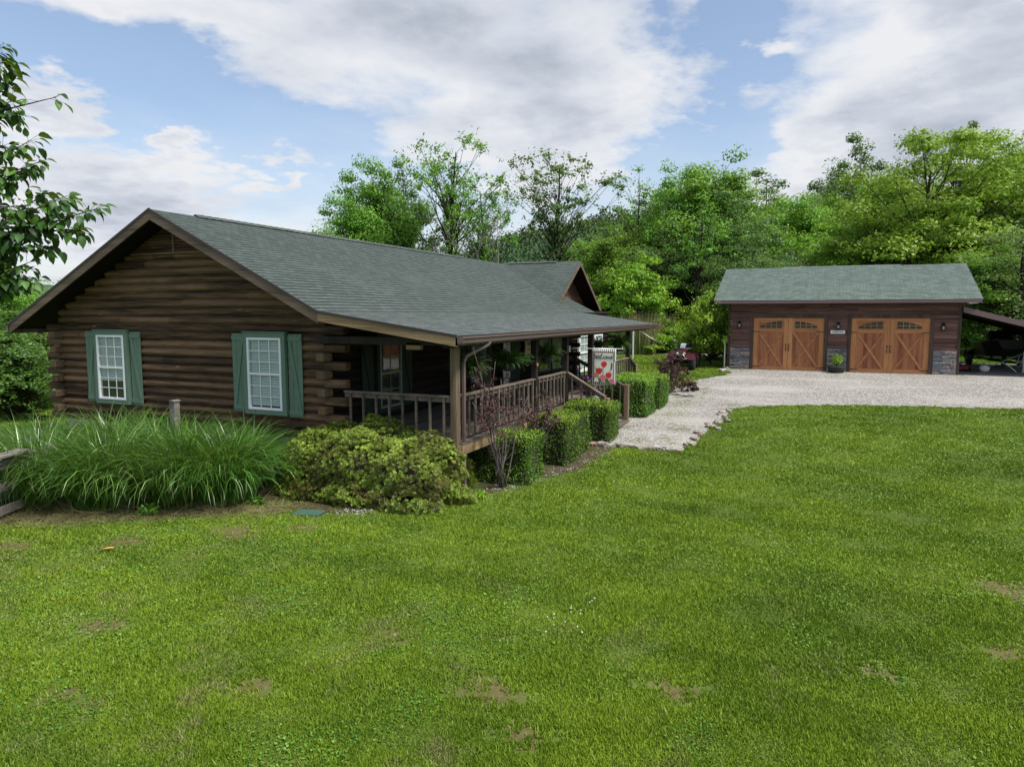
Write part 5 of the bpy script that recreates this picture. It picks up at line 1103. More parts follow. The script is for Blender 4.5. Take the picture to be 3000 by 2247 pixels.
# ------------------------------------------------------------------ quad bike
def quad(x, y, z, rz):
    t = thing('quad_bike', 'red and black four wheeled quad bike parked on the grass', 'quad bike', (x, y, z), rz=rz)
    # local: +x is forward
    def P_(name, m, mb, bev=0.): return mb.build(name, m, t, bev)
    for sx in (-.62, .62):
        for sy in (-.42, .42):
            w = MB(); w.lathe((sx, sy, .31), [(.17, -.11), (.27, -.12), (.31, -.09), (.315, 0), (.31, .09), (.27, .12), (.17, .11)], 20, 'y')
            for k in range(20):
                a = k*2*math.pi/20
                for s_ in (-.06, .06): w.beam((sx+.30*math.cos(a+s_*2), sy+s_-.045, .31+.30*math.sin(a+s_*2)), (sx+.30*math.cos(a+s_), sy+s_+.045, .31+.30*math.sin(a+s_)), .03, .04)
            W = w.build('wheel', 'rubber', t); h = MB(); h.lathe((sx, sy, .31), [(.03, -.09), (.15, -.08), (.16, 0), (.15, .08), (.03, .09)], 12, 'y'); h.build('rim', 'steel', W)
    b = MB(); b.prism([(-.75, -.16, .38), (.7, -.16, .38), (.85, -.16, .55), (.6, -.16, .72), (-.7, -.16, .68)], (0, .32, 0)); b.box(-.7, .7, -.3, .3, .28, .36); P_('frame', 'black_plastic', b, .02)
    b = MB(); b.prism([(.25, -.20, .70), (.95, -.20, .62), (.98, -.20, .72), (.70, -.20, .84), (.3, -.20, .86)], (0, .40, 0)); P_('front_bodywork', 'red_plastic', b, .02)
    for sx in (.62, -.62):
        for sy in (-1, 1):
            f = MB(); pts = []
            for k in range(7):
                a = math.pi*(.12+.76*k/6); pts.append((sx+.40*math.cos(a), .33+.40*math.sin(a)))
            v = [(px_, sy*.16, pz) for px_, pz in pts]+[(px_, sy*.56, pz-.03) for px_, pz in pts]; v += [(q[0], q[1], q[2]-.02) for q in v]; n = 7
            f.add(v, [(i, i+1, n+i+1, n+i) for i in range(6)]+[(2*n+i, 3*n+i, 3*n+i+1, 2*n+i+1) for i in range(6)]+[(n+i, n+i+1, 3*n+i+1, 3*n+i) for i in range(6)]); P_('fender', 'red_plastic', f)
    s = MB(); s.prism([(-.65, -.15, .74), (.15, -.15, .74), (.2, -.15, .80), (-.2, -.15, .84), (-.62, -.15, .90), (-.68, -.15, .84)], (0, .30, 0)); P_('seat', 'black_plastic', s, .03)
    for a, b_ in ((.35, .95), (-.95, -.45)):
        r_ = MB(); zz = .90 if a > 0 else .92
        for y_ in (-.36, -.18, 0, .18, .36): r_.tube([(a, y_, zz), (b_, y_, zz)], .011, 5)
        for x_ in (a, (a+b_)/2, b_): r_.tube([(x_, -.4, zz), (x_, .4, zz)], .013, 5)
        for y_ in (-.25, .25): r_.tube([((a+b_)/2, y_, zz), ((a+b_)/2, y_*.7, .72)], .014, 5)
        P_('rack', 'black_metal', r_)
    hbar = MB(); hbar.tube([(.15, -.40, 1.12), (.18, -.22, 1.11), (.28, -.08, 1.02), (.28, .08, 1.02), (.18, .22, 1.11), (.15, .40, 1.12)], .014, 6); hbar.tube([(.28, 0, 1.02), (.42, 0, .8)], .025, 6); H_ = P_('handlebar', 'black_metal', hbar)
    for sy in (-1, 1): gpp = MB(); gpp.tube([(.15, sy*.40, 1.12), (.16, sy*.28, 1.115)], .022, 8); gpp.build('grip', 'black_plastic', H_)
    c = MB(); c.prism([(.22, -.10, .98), (.45, -.12, .90), (.42, -.10, 1.06), (.28, -.08, 1.10)], (0, .2, 0)); P_('instrument_pod', 'galvanised', c, .01)
    for sy in (-.14, .14): l = MB(); l.lathe((.97, sy, .70), [(.01, -.03), (.06, -.02), (.06, .02), (.02, .03)], 10, 'x'); P_('headlight', 'lamp_glass', l)
    bp = MB(); bp.tube([(.9, -.26, .45), (1.05, -.24, .5), (1.08, -.12, .66), (1.08, .12, .66), (1.05, .24, .5), (.9, .26, .45)], .018, 6); bp.tube([(1.06, -.24, .5), (1.06, .24, .5)], .016, 6); P_('bumper', 'steel', bp)
    m_ = MB(); m_.tube([(.2, -.36, 1.12), (.2, -.40, 1.24)], .008, 5); m_.box(.17, .2, -.48, -.36, 1.22, 1.30); P_('mirror', 'steel', m_)
    return t
quad(19.0, -7.72, tzf(18.6, -7.6)-.02, math.pi+.02)

# ------------------------------------------------------------------ under the lean-to
def boat():
    t = thing('jon_boat', 'dark flat bottomed boat on its trailer under the garage lean-to', 'boat', (24, -19.6, .9)); x0 = 23.3
    # hull along Y: stern at -18.45, bow at -22.6
    secs = [(-18.45, .62, .78, 1.42, 1.98), (-20.0, .64, .82, 1.40, 1.98), (-21.4, .60, .80, 1.42, 2.02), (-22.2, .45, .66, 1.55, 2.10), (-22.7, .32, .52, 1.78, 2.14)]
    h = MB(); v = []
    for y, b, tp, zb, zt in secs: v += [(x0-tp, y, zt), (x0-b, y, zb), (x0+b, y, zb), (x0+tp, y, zt), (x0+tp-.05, y, zt), (x0+b-.04, y, zb+.08), (x0-b+.04, y, zb+.08), (x0-tp+.05, y, zt)]
    k = len(secs); h.add(v, [(i*8+j, i*8+(j+1) % 8, (i+1)*8+(j+1) % 8, (i+1)*8+j) for i in range(k-1) for j in range(8)]+[(0, 1, 2, 3), ((k-1)*8, (k-1)*8+3, (k-1)*8+2, (k-1)*8+1)]); h.build('hull', 'camouflage_green', t)
    g = MB(); g.tube([(x0-s[2], s[0], s[4]) for s in secs], .02, 5); g.tube([(x0+s[2], s[0], s[4]) for s in secs], .02, 5); g.build('gunwale', 'steel', t)
    for y in (-19.3, -20.9):
        s = MB(); s.box(x0-.25, x0+.25, y-.22, y+.22, 1.98, 2.08); s.prism([(x0-.25, y+.18, 2.08), (x0-.25, y+.26, 2.08), (x0-.25, y+.34, 2.42), (x0-.25, y+.28, 2.42)], (.5, 0, 0)); s.box(x0-.05, x0+.05, y-.05, y+.05, 1.5, 1.98); s.build('seat', 'black_plastic', t, .02)
    mo = MB(); mo.prism([(x0-.2, -18.55, 2.02), (x0-.2, -18.05, 2.02), (x0-.2, -17.98, 2.2), (x0-.2, -18.15, 2.38), (x0-.2, -18.5, 2.36)], (.4, 0, 0)); mo.box(x0-.06, x0+.06, -18.38, -18.2, 1.2, 2.02); mo.build('outboard_motor', 'black_plastic', t, .04)
    tm = MB(); tm.tube([(x0-.1, -20.2, 2.15), (x0-.1, -21.8, 2.38)], .03, 6); tm.tube([(x0-.1, -21.7, 2.36), (x0-.1, -21.75, 2.5)], .02, 6); tm.lathe((x0-.1, -20.05, 2.2), [(.02, -.3), (.24, -.22), (.27, 0), (.24, .22), (.02, .3)], 12, 'y'); tm.build('trolling_motor', 'black_plastic', t)
    tr = thing('boat_trailer', 'black single axle trailer carrying the dark boat', 'trailer', (24, -19.6, .9))
    f = MB()
    for x in (x0-.55, x0+.55): f.beam((x, -18.5, 1.28), (x, -21.6, 1.28), .06, .09)
    f.beam((x0-.55, -21.6, 1.28), (x0, -23.0, 1.26), .06, .09); f.beam((x0+.55, -21.6, 1.28), (x0, -23.0, 1.26), .06, .09); f.beam((x0-.75, -19.0, 1.2), (x0+.75, -19.0, 1.2), .06, .06); f.beam((x0-.55, -20.8, 1.28), (x0+.55, -20.8, 1.28), .05, .05); f.build('frame', 'black_metal', tr)
    for x in (x0-.82, x0+.82):
        w = MB(); w.lathe((x, -18.95, 1.21), [(.17, -.09), (.30, -.09), (.33, -.06), (.33, .06), (.30, .09), (.17, .09)], 20, 'x'); W = w.build('wheel', 'rubber', tr); r_ = MB(); r_.lathe((x, -18.95, 1.21), [(.02, -.06), (.17, -.05), (.17, .05), (.02, .06)], 12, 'x'); r_.build('rim', 'steel', W)
        q = MB(); n = 8; v = []
        for i in range(n): a = math.pi*(i/(n-1)); v += [(x-.12, -18.95+.40*math.cos(a), 1.21+.40*math.sin(a)), (x+.12, -18.95+.40*math.cos(a), 1.21+.40*math.sin(a))]
        q.add(v, [(2*i, 2*i+1, 2*i+3, 2*i+2) for i in range(n-1)]); q.build('mudguard', 'black_metal', tr)
boat()
CB = -20.05
for o_ in [q for t_ in bpy.data.objects if t_.name.split('.')[0] in ('jon_boat', 'boat_trailer') for q in t_.children_recursive]:
    og = ORG[o_.name]
    for v_ in o_.data.vertices:
        x_, y_, z_ = v_.co.x+og.x, v_.co.y+og.y, v_.co.z+og.z; v_.co = (26.2-(-18.45-y_)*.92-og.x, CB-(x_-23.3)*1.18-og.y, z_-og.z)
    o_.data.update()
tw = thing('string_trimmer', 'white headed string trimmer propped up on the gravel under the lean-to', 'garden tool', (21.6, -18.9, .88))
m = MB(); m.lathe((21.6, -18.95, 1.02), [(.04, -.18), (.12, -.13), (.15, 0), (.13, .12), (.05, .18)], 12, 'y'); m.build('engine_housing', 'ceramic_white', tw); m = MB(); m.tube([(21.6, -19.1, 1.08), (21.75, -20.2, 1.62)], .016, 6); m.build('shaft', 'galvanised', tw)
m = MB(); m.tube([(21.65, -19.5, 1.28), (21.6, -19.75, 1.16), (21.55, -20.0, .92)], .018, 6); m.build('handle', 'ceramic_white', tw); m = MB(); m.prism([(21.5, -18.2, .885), (21.72, -18.2, .885), (21.7, -18.9, .885), (21.5, -18.9, .885)], (0, 0, .01)); m.tube([(21.6, -18.95, 1.0), (21.6, -18.75, .9)], .03, 6); m.build('guard', 'black_plastic', tw)
wp = thing('winch_post', 'upright galvanised post with a hanging chain beside the string trimmer', 'post', (21.6, -20.25, .88)); m = MB(); m.box(21.57, 21.65, -20.30, -20.20, .88, 1.72); m.box(21.5, 21.72, -20.4, -20.1, .88, .90); m.beam((21.61, -20.25, 1.68), (21.9, -20.8, 1.74), .05, .05); m.build('upright', 'galvanised', wp, .004); m = MB(); m.tube([(21.6, -20.1, 1.6), (21.6, -20.0, 1.2), (21.6, -20.05, 1.08), (21.6, -20.16, 1.2), (21.6, -20.2, 1.5)], .012, 5); m.build('chain', 'galvanised', wp)
mw = thing('lawn_mower', 'small red mower with a tall black handle standing against the garage side', 'mower', (21.9, -18.25, .88))
m = MB(); m.prism([(21.6, -18.45, .95), (22.2, -18.45, .95), (22.15, -18.45, 1.1), (21.65, -18.45, 1.1)], (0, .42, 0)); m.build('deck', 'dark_red', mw, .02); m = MB(); m.lathe((21.9, -18.24, 1.1), [(.14, 0), (.15, .08), (.11, .14), (.03, .15)], 12); m.build('engine', 'steel', mw)
m = MB()
for y in (-18.42, -18.06): m.tube([(22.1, y, 1.1), (22.2, y-.05, 1.5), (22.35, y+.02, 1.9)], .014, 5)
m.tube([(22.35, -18.42, 1.88), (22.4, -18.4, 2.25), (22.4, -18.1, 2.25), (22.35, -18.04, 1.88)], .014, 5); m.build('handle', 'black_metal', mw)
for x in (21.66, 22.14):
    for y in (-18.48, -18.0): w = MB(); w.lathe((x, y, .97), [(.03, -.03), (.09, -.025), (.09, .025), (.03, .03)], 12, 'y'); w.build('wheel', 'rubber', mw)

# ------------------------------------------------------------------ trees
def tree_mesh(seed, H=15., cr=4.2, cb=.25, nc=85, lp=190, leaf=.22, trunk=.28, flat=.62, lean=0., shape='round', ivy=0, barkm='bark_dark', leafm='leaf_mid', clump=.26, name='broadleaf_tree', spray=0.):
    """template tree: trunk with limbs to every clump of leaves; crown of separate leaf faces"""
    r = np.random.default_rng(seed); t = thing(name, None, 'tree'); q = MB()
    n = 9; ks = np.linspace(0, 1, n); tp = np.stack([lean*ks**2*H*.2+.25*np.sin(ks*5+seed)*ks, .25*np.cos(ks*4+seed)*ks-.2*ks, ks*H*.86], -1); q.tube(tp, list(trunk*(1-ks*.88)), 8)
    C = []
    zc = H*(cb+(1-cb)*.5); hz = H*(1-cb)*.5
    while len(C) < nc:
        d = unit(r.normal(size=3)); s = r.random()**.45; 
        if shape == 'round': w = 1.0
        elif shape == 'vase': w = .55+.6*(d[2]*s*.5+.5)
        elif shape == 'cone': w = 1.15-.95*(d[2]*s*.5+.5)
        elif shape == 'column': w = .75
        else: w = 1.
        lump = 1+.28*math.sin(d[0]*4+seed)+.22*math.sin(d[1]*5+2*seed)+.15*math.sin(d[2]*6+seed)
        p = np.array([d[0]*s*cr*w*lump, d[1]*s*cr*w*lump, zc+d[2]*s*hz*(.95+.08*math.sin(d[0]*7))]); tt = np.array([np.interp(p[2]/H, ks*.86, tp[:, i]) for i in range(2)]); p[:2] += tt*.8; C.append(p)
    C = np.array(C); P, Nn, Vv = [], [], []
    for c in C:
        # limb from the trunk up to the clump
        hb = max(.12*H, c[2]-(.25+.35*r.random())*H*.35-.3*np.hypot(c[0], c[1])); k = min(hb/(H*.86), .97); b = np.array([np.interp(k, ks, tp[:, i]) for i in range(3)])
        mid = (b+c)/2+np.array([0, 0, -.06*np.linalg.norm(c-b)])+r.normal(0, .18, 3); rb = max(.02, trunk*.30*(1-k)+.02); q.tube([b, mid, c], [rb, rb*.6, .012], 4, cap=False)
        rc = cr*clump*(.6+.8*r.random()); m_ = int(lp*(.6+.8*r.random())); dd = unit(r.normal(size=(m_, 3))); rad_ = (.25+.75*r.random(m_)**.6)[:, None]
        pts = c+dd*rad_*np.array([rc, rc, rc*flat]); pts[:, 2] -= .12*rc*(dd[:, 0]**2+dd[:, 1]**2)*1.5
        if spray: 
            ns = 7; ax = unit(r.normal(size=(ns, 3))*[1, 1, .45]+[0, 0, .25]); wh = r.integers(0, ns, m_); pts = c+ax[wh]*(r.random(m_)*rc*1.35)[:, None]+r.normal(0, rc*.16, (m_, 3)); dd = unit(pts-c)
        P.append(pts); Nn.append(unit(dd*.8+r.normal(size=(m_, 3))*.5+np.array([0, 0, .6]))); Vv.append(np.clip(.45+.16*r.normal()+.17*r.normal(size=m_)+.14*dd[:, 2], 0, 1))
        for j in range(3): e = c+unit(r.normal(size=3))*rc*.8; q.tube([c-(c-mid)*.15, (c+e)/2+r.normal(0, .05, 3), e], [.014, .008, .004], 3, cap=False)
    if ivy:
        m_ = ivy; z_ = r.random(m_)*H*.62; tt = np.stack([np.interp(z_/(H*.86), ks, tp[:, 0]), np.interp(z_/(H*.86), ks, tp[:, 1])], -1); a = r.random(m_)*6.283; rr = .35+.35*r.random(m_); P.append(np.stack([tt[:, 0]+rr*np.cos(a), tt[:, 1]+rr*np.sin(a), z_], -1)); Nn.append(unit(np.stack([np.cos(a), np.sin(a), .5+0*a], -1)+r.normal(size=(m_, 3))*.4)); Vv.append(.3+.3*r.random(m_))
    q.build('trunk', barkm, t)
    P = np.concatenate(P); Nn = np.concatenate(Nn); n_ = len(P); leaves_obj('crown', P, Nn, leaf*(.6+.8*r.random(n_)), leaf*.62*(.6+.8*r.random(n_)), leafm, r, t, np.concatenate(Vv)); t['H'] = H; t['cr'] = cr
    return t
def dead_tree(seed, H=11., name='bare_tree', spread=.6):
    r = random.Random(seed); t = thing(name, None, 'tree'); q = MB()
    def br(p, d, L, w, dep):
        pts = [p]; dd = d.copy()
        for i in range(4): dd = (dd+Vector((r.gauss(0, .13), r.gauss(0, .13), .05))).normalized(); pts.append(pts[-1]+dd*L/4)
        q.tube(pts, [w*(1-.12*i) for i in range(5)], 5 if dep < 2 else 3, cap=False)
        if dep < 5 and w > .006:
            for k in range(3 if dep < 4 else 2):
                s = r.randrange(2, 5); nd = (dd+Vector((r.gauss(0, spread), r.gauss(0, spread), r.gauss(.15, .3)))).normalized(); br(pts[s], nd, L*(.58+.15*r.random()), w*.55, dep+1)
    br(Vector((0, 0, 0)), Vector((0, 0, 1)), H*.42, H*.014, 0); q.build('trunk', 'bark_pale', t); t['H'] = H; t['cr'] = H*.3; return t
PARK = []
T = {}
T['mid'] = tree_mesh(1, 15, 4.6, .10, 150, 200, .23, leafm='leaf_mid')
T['bright'] = tree_mesh(2, 14, 5.0, .08, 170, 210, .22, leafm='leaf_bright', flat=.5)
T['dark'] = tree_mesh(3, 16, 4.6, .15, 140, 200, .23, leafm='leaf_dark')
T['pale'] = tree_mesh(4, 8, 3.2, .08, 60, 170, .14, leafm='leaf_pale', spray=1, flat=.5)
T['airy'] = tree_mesh(5, 17, 4.6, .34, 70, 80, .22, leafm='leaf_mid', shape='vase', ivy=2600, clump=.17, spray=1, trunk=.34)
T['airy_dark'] = tree_mesh(6, 16, 4.4, .42, 70, 75, .22, leafm='leaf_dark', shape='vase', ivy=1500, clump=.16, spray=1, trunk=.28)
T['slim'] = tree_mesh(7, 16, 3.2, .35, 46, 75, .20, leafm='leaf_mid', shape='round', clump=.2, spray=1, trunk=.2)
T['lime'] = tree_mesh(8, 6, 2.6, .14, 60, 210, .17, leafm='leaf_lime', spray=0, clump=.23, trunk=.12, flat=.6)
T['cone'] = tree_mesh(9, 17, 3.4, .2, 90, 130, .22, leafm='leaf_dark', shape='cone', name='conifer_tree', clump=.24)
T['big'] = tree_mesh(10, 14, 6.0, .06, 230, 230, .22, leafm='leaf_bright', flat=.42, clump=.20)
T['dead'] = dead_tree(3, 12)
T['dead2'] = dead_tree(8, 12, spread=.75)
T['bush'] = tree_mesh(12, 3.2, 1.8, .02, 90, 170, .12, leafm='leaf_lime', spray=1, trunk=.05, name='shrub', clump=.28)
T['everg'] = tree_mesh(13, 5.2, 1.9, .0, 120, 180, .11, leafm='leaf_evergreen', shape='cone', trunk=.1, name='evergreen_shrub', clump=.24, flat=.5, spray=1)
used = set()
def at(px, D, dy=0.):
    """world position at forward distance D in the direction of a bearing (px = pixel-like bearing coordinate)"""
    d = F.copy()+Rr*((px-1500)/2082.08); f_ = Vector((F.x, F.y, 0)); q = d*(D/(d.dot(F))); return CAMP.x+q.x, CAMP.y+q.y
def plant(kind, x, y, H, label, group=None, wid=None, cat=None, rz=None, dz=0., name=None):
    src = T[kind]; first = kind not in used; used.add(kind); o = src if first else copy_tree(src)
    s = H/src['H']; w = s if wid is None else wid/src['cr']; o.location = (x, y, tzf(x, y)-.1+dz); o.scale = (w, w, s); o.rotation_euler = (0, 0, random.random()*6.28 if rz is None else rz); o['label'] = label
    if name: o.name = name
    if group: o['group'] = group
    elif 'group' in o: del o['group']
    o['category'] = cat or 'tree'; return o
def P2(kind, px, D, H, label, **k): x, y = at(px, D); return plant(kind, x, y, H, label, **k)
# large trees behind the cabin
P2('mid', 1105, 62, 15.8, 'broad dark green tree, leftmost of the tall trees behind the cabin', wid=4.4)
P2('mid', 1035, 60, 12.6, 'lower left shoulder tree of the leafy group behind the cabin roof', wid=3.6, rz=2.)
P2('dark', 1195, 63, 15.2, 'dark leaved tree tucked between the first two tall trees behind the cabin', wid=3.4)
P2('airy', 1325, 58, 17.4, 'tallest airy tree with ivy covered trunks behind the cabin ridge', wid=4.6, rz=1.0)
P2('airy', 1420, 60, 14.2, 'lower airy tree leaning beside the bare tree', wid=3.4, rz=4.0)
P2('airy_dark', 1620, 60, 16.4, 'open crowned dark tree on a tall ivy covered trunk above the dormer', wid=4.9, rz=.3)
P2('dead', 1455, 56, 12.6, 'tall bare pale tree between the two airy ivy trees', rz=1.2)
P2('dead2', 1720, 64, 10.5, 'thin bare tree just right of the open crowned ivy tree', rz=2.2)
P2('slim', 1855, 62, 15.6, 'slim feathery tree poking above the wood right of the dormer', wid=3.0)
P2('mid', 2075, 54, 14.2, 'large rounded green tree left of the garage roof', wid=5.0)
P2('mid', 1985, 56, 14.0, 'green tree with a rounded top just left of the largest rounded one', wid=3.6, rz=3.)
P2('bright', 2010, 60, 14.4, 'bright green tree behind the rounded green trees', wid=3.8, rz=1.)
P2('lime', 1868, 42, 6.1, 'small bright lime green tree right of the dormer gable', wid=2.5)
P2('dark', 2235, 78, 16.6, 'dark treetop showing above the dip left of the garage ridge', wid=6.0)
P2('dark', 2110, 74, 14.2, 'dark pointed treetop behind the large rounded tree', wid=3.4, rz=2.)
P2('dead2', 2340, 50, 11.5, 'grey bare branching tree above the garage ridge', rz=.5)
P2('dead', 2260, 52, 9.5, 'low bare forked tree left of the grey bare tree', rz=3.3)
P2('dead2', 2440, 54, 10.5, 'bare twiggy tree behind the middle of the garage roof', rz=4.4)
P2('dark', 2500, 84, 21.6, 'high dark crown behind the garage, left of the yellow green tree', wid=6.0, rz=1.)
P2('dark', 2420, 80, 17.5, 'dark crown beside the high one behind the garage', wid=4.6, rz=4.)
P2('dark', 2650, 84, 21.0, 'dark crown peeping over the left of the yellow green tree', wid=4.5, rz=2.)
P2('big', 2690, 47, 14.2, 'huge spreading yellow green tree behind the garage', wid=6.6)
P2('big', 2560, 50, 11.2, 'lower left arm of yellow green foliage behind the garage ridge', wid=4.4, rz=2.)
P2('cone', 2790, 74, 21.6, 'dark pointed conifer rising above the yellow green tree')
P2('bright', 2925, 52, 15.2, 'bright green tree at the right edge above the lean-to', wid=5.2, rz=2.4)
P2('mid', 3010, 60, 17.0, 'green tree at the far right edge behind the bright one', wid=5.0)
P2('dark', 2860, 66, 17.2, 'dark green tree between the conifer and the bright right edge tree', wid=5.0)
P2('pale', 2985, 36, 6.8, 'pale grey green feathery tree beside the lean-to roof', wid=3.2)
P2('bush', 2080, 31.5, 3.2, 'lime green bush against the left wall of the garage', wid=1.35, cat='bush')
P2('bush', 2135, 35, 1.9, 'low dark green bush at the foot of the garage corner', wid=1.3, cat='bush')
P2('slim', 2035, 46, 10.5, 'tree with a leaning trunk standing on the field left of the garage', wid=2.6)
# middle layer and wood fill
CNT = {}; ORDN = ('first', 'second', 'third', 'fourth', 'fifth', 'sixth', 'seventh', 'eighth', 'ninth', 'tenth', 'eleventh', 'twelfth')
k = 0
for px, D, H, w, kd in sorted(((930, 66, 7.5, 3.6, 'bright'), (1000, 64, 8.0, 3.8, 'mid'), (1150, 56, 6.8, 3.5, 'bright'), (1255, 55, 6.6, 3.4, 'bright'), (1380, 54, 5.6, 3.2, 'mid'), (1500, 60, 6.4, 3.4, 'bright'), (1560, 66, 6.6, 3.6, 'dark'), (1650, 58, 6.6, 3.4, 'mid'), (1740, 60, 8.5, 4.0, 'mid'), (1790, 56, 9.0, 3.6, 'mid'), (1700, 74, 10., 4.5, 'mid'), (1830, 70, 12., 4.2, 'dark'), (1900, 62, 11.6, 4.0, 'dark'), (1930, 52, 8.6, 3.2, 'dark'), (2140, 50, 10.5, 3.4, 'dark'), (2210, 62, 11.0, 4.5, 'mid'), (2270, 64, 12., 4.5, 'bright'), (2330, 62, 12.5, 4.5, 'mid'), (2400, 66, 13, 5, 'mid'), (2470, 60, 10, 4.5, 'dark'), (2190, 44, 7.0, 3.0, 'dark'), (2540, 56, 10, 4., 'mid'), (2830, 48, 11, 4.2, 'mid'), (2900, 46, 9.5, 4.2, 'dark'), (2970, 50, 13, 4.6, 'mid'), (3060, 46, 11, 4.5, 'bright'), (3150, 52, 14, 5.5, 'mid'), (2850, 38, 6.0, 2.8, 'mid'), (2930, 40, 6.5, 3.0, 'dark'), (860, 78, 8.5, 4.5, 'mid'), (2600, 60, 12, 4.6, 'dark'), (2740, 58, 12, 4.6, 'dark'))):
    side = 'seen above the cabin ridge' if px < 1820 else ('between cabin and garage' if px < 2220 else 'behind the garage')
    tone = {'bright': 'bright green', 'mid': 'mid green', 'dark': 'dark green', 'lime': 'lime'}[kd]
    CNT[tone+side] = CNT.get(tone+side, 0)+1; P2(kd, px, D, H, f'{ORDN[CNT[tone+side]-1]} lower {tone} tree from the left {side}', group=f'{tone} trees {side}', wid=w); k += 1
R3 = random.Random(4)
for i in range(34):
    px = 1880+1500*i/34+R3.uniform(-20, 20); D = R3.uniform(78, 100); H = R3.uniform(12.5, 16)*(.84 if px < 2400 else 1.05); P2(R3.choice(('mid', 'dark', 'bright')), px, D, H, 'tree of the deep wood, its crown showing between the nearer ones', group='trees deep in the wood', wid=R3.uniform(4.5, 6))
# trees around the rest of the plot, beyond the left side of the cabin
for px, D, H, w, kd, lb in ((-40, 21.5, 4.3, 2.0, 'everg', 'tall dense evergreen shrub at the left edge of the yard'), (52, 22.8, 3.4, 1.9, 'everg', 'evergreen shrub beside the cabin corner log ends'), (20, 20.2, 2.6, 1.6, 'everg', 'lower evergreen shrub in front of the taller left one'), (112, 26, 2.9, 2.2, 'everg', 'evergreen shrub behind the cabin corner')):
    P2(kd, px, D, H, lb, wid=w, cat='shrub')
for px, D, H, w, kd, lb in ((60, 60, 5.8, 4.5, 'pale', 'pale green tree far behind the left evergreens'), (170, 52, 4.2, 3.6, 'pale', 'pale hazy bush seen under the left eave'), (-60, 48, 6.5, 4, 'mid', 'green tree beyond the left edge shrubs'), (250, 70, 5.6, 4, 'mid', 'tree far behind the left eave of the cabin')):
    P2(kd, px, D, H, lb, wid=w)
# field brush
for px, D, H, w, kd, lb in ((1905, 44, 2.0, 1.6, 'bush', 'thin green shrub beside the dry reeds in the field'), (1960, 41, 1.5, 1.8, 'bush', 'low scrub at the end of the field track'), (2070, 47, 2.2, 2.0, 'bush', 'wild bush along the field edge behind the quad bike'), (1700, 46, 2.4, 2.2, 'bush', 'field bush seen beneath the far end of the porch roof')):
    P2(kd, px, D, H, lb, wid=w, cat='bush')
def reeds(label, px, D, rad_, n, H, seed, mt='dry_blade'):
    r = np.random.default_rng(seed); x, y = at(px, D); z = tzf(x, y); t = thing('reed_clump', label, 'tall grass', (x, y, z)); a = r.random(n)*6.283; rr = rad_*np.sqrt(r.random(n)); base = np.stack([rr*np.cos(a), rr*np.sin(a), 0*a], -1)
    v, f = ribbons(base, a, np.abs(r.normal(0, .12, n)), H*(.6+.4*r.random(n)), np.full(n, .035), .25*r.random(n), r, 4); k_ = n//2; rawmesh('dry_stems', v, f, mt, t, np.repeat(r.random(n), 10))
    base2 = base.copy(); v, f = ribbons(base2, a+1, np.abs(r.normal(0, .2, n)), H*(.3+.35*r.random(n)), np.full(n, .04), .6*r.random(n), r, 4); rawmesh('green_blades', v, f, 'blade_tall', t, np.repeat(r.random(n), 10))
reeds('clump of tall dry reeds behind the last porch post', 1875, 40, .9, 500, 2.6, 1); reeds('second clump of dry reeds nearer the red leaved shrub', 1925, 42, .8, 420, 2.5, 2); reeds('rough grass tuft along the field track behind the quad bike', 2050, 41.5, 1.2, 420, 1.1, 3); reeds('rough grass tuft beneath the lime bush by the garage', 2100, 40.5, 1.3, 420, 1.2, 4)
# wire fence posts and gate bar in the field
wf = thing('field_fence', 'thin wire fence with small posts across the field', 'fence', (40, -2, 1)); m = MB()
pts_ = [at(px, 50-(px-1750)*.012) for px in range(1600, 2300, 60)]
for x, y in pts_: m = MB(); m.rv(); z = tzf(x, y); m.box(x-.05, x+.05, y-.05, y+.05, z-.1, z+1.1); m.build('fence_post', 'bark_pale', wf)
m = MB()
for a, b in zip(pts_, pts_[1:]):
    for h in (.35, .65, .95): m.tube([(a[0], a[1], tzf(*a)+h), (b[0], b[1], tzf(*b)+h)], .006, 3)
m.build('wire', 'steel', wf)
gx, gy_ = at(1853, 36); gz = tzf(gx, gy_); gb = thing('marker_post', 'slim white marker post with a guy wire behind the last porch post', 'post', (gx, gy_, gz)); m = MB(); m.box(gx-.03, gx+.03, gy_-.03, gy_+.03, gz, gz+1.7); m.build('shaft', 'ceramic_white', gb); m = MB(); m.tube([(gx, gy_, gz+1.6), (gx+1.5, gy_-2.2, gz+.1)], .012, 4); m.build('guy_wire', 'steel', gb)
px_, py_ = 19.42, -9.2; dl = thing('stake', 'slim pale stake standing at the left garage corner', 'stake', (19.42, -9.3, .87)); m = MB(); m.box(19.40, 19.44, -9.34, -9.30, .85, 2.0); m.build('shaft', 'galvanised', dl)

# hills ---------------------------------------------------------------
def hill(name, cx, cy, L, W, H, ang, label, n=60, seed=1):
    r = np.random.default_rng(seed); u, v = np.meshgrid(np.linspace(-1, 1, n), np.linspace(-1, 1, n), indexing='ij'); h = H*np.clip(1-(u**2), 0, 1)**1.2*np.clip(1-v**2, 0, 1)**1.1*(1+.12*np.sin(u*7+seed)+.08*np.sin(u*13)); ca, sa = math.cos(ang), math.sin(ang)
    X = cx+u*L*ca-v*W*sa; Y = cy+u*L*sa+v*W*ca; Z = h+tz(X, Y)-1.5; idx = np.arange(n*n).reshape(n, n); f = np.stack([idx[:-1, :-1], idx[1:, :-1], idx[1:, 1:], idx[:-1, 1:]], -1).reshape(-1, 4)
    o = rawmesh(name, np.stack([X, Y, Z], -1).reshape(-1, 3), f, 'hill_leaf', smooth=True, var=np.full(n*n, .4)); tag(o, label, 'hill', kind='structure'); return X, Y, Z
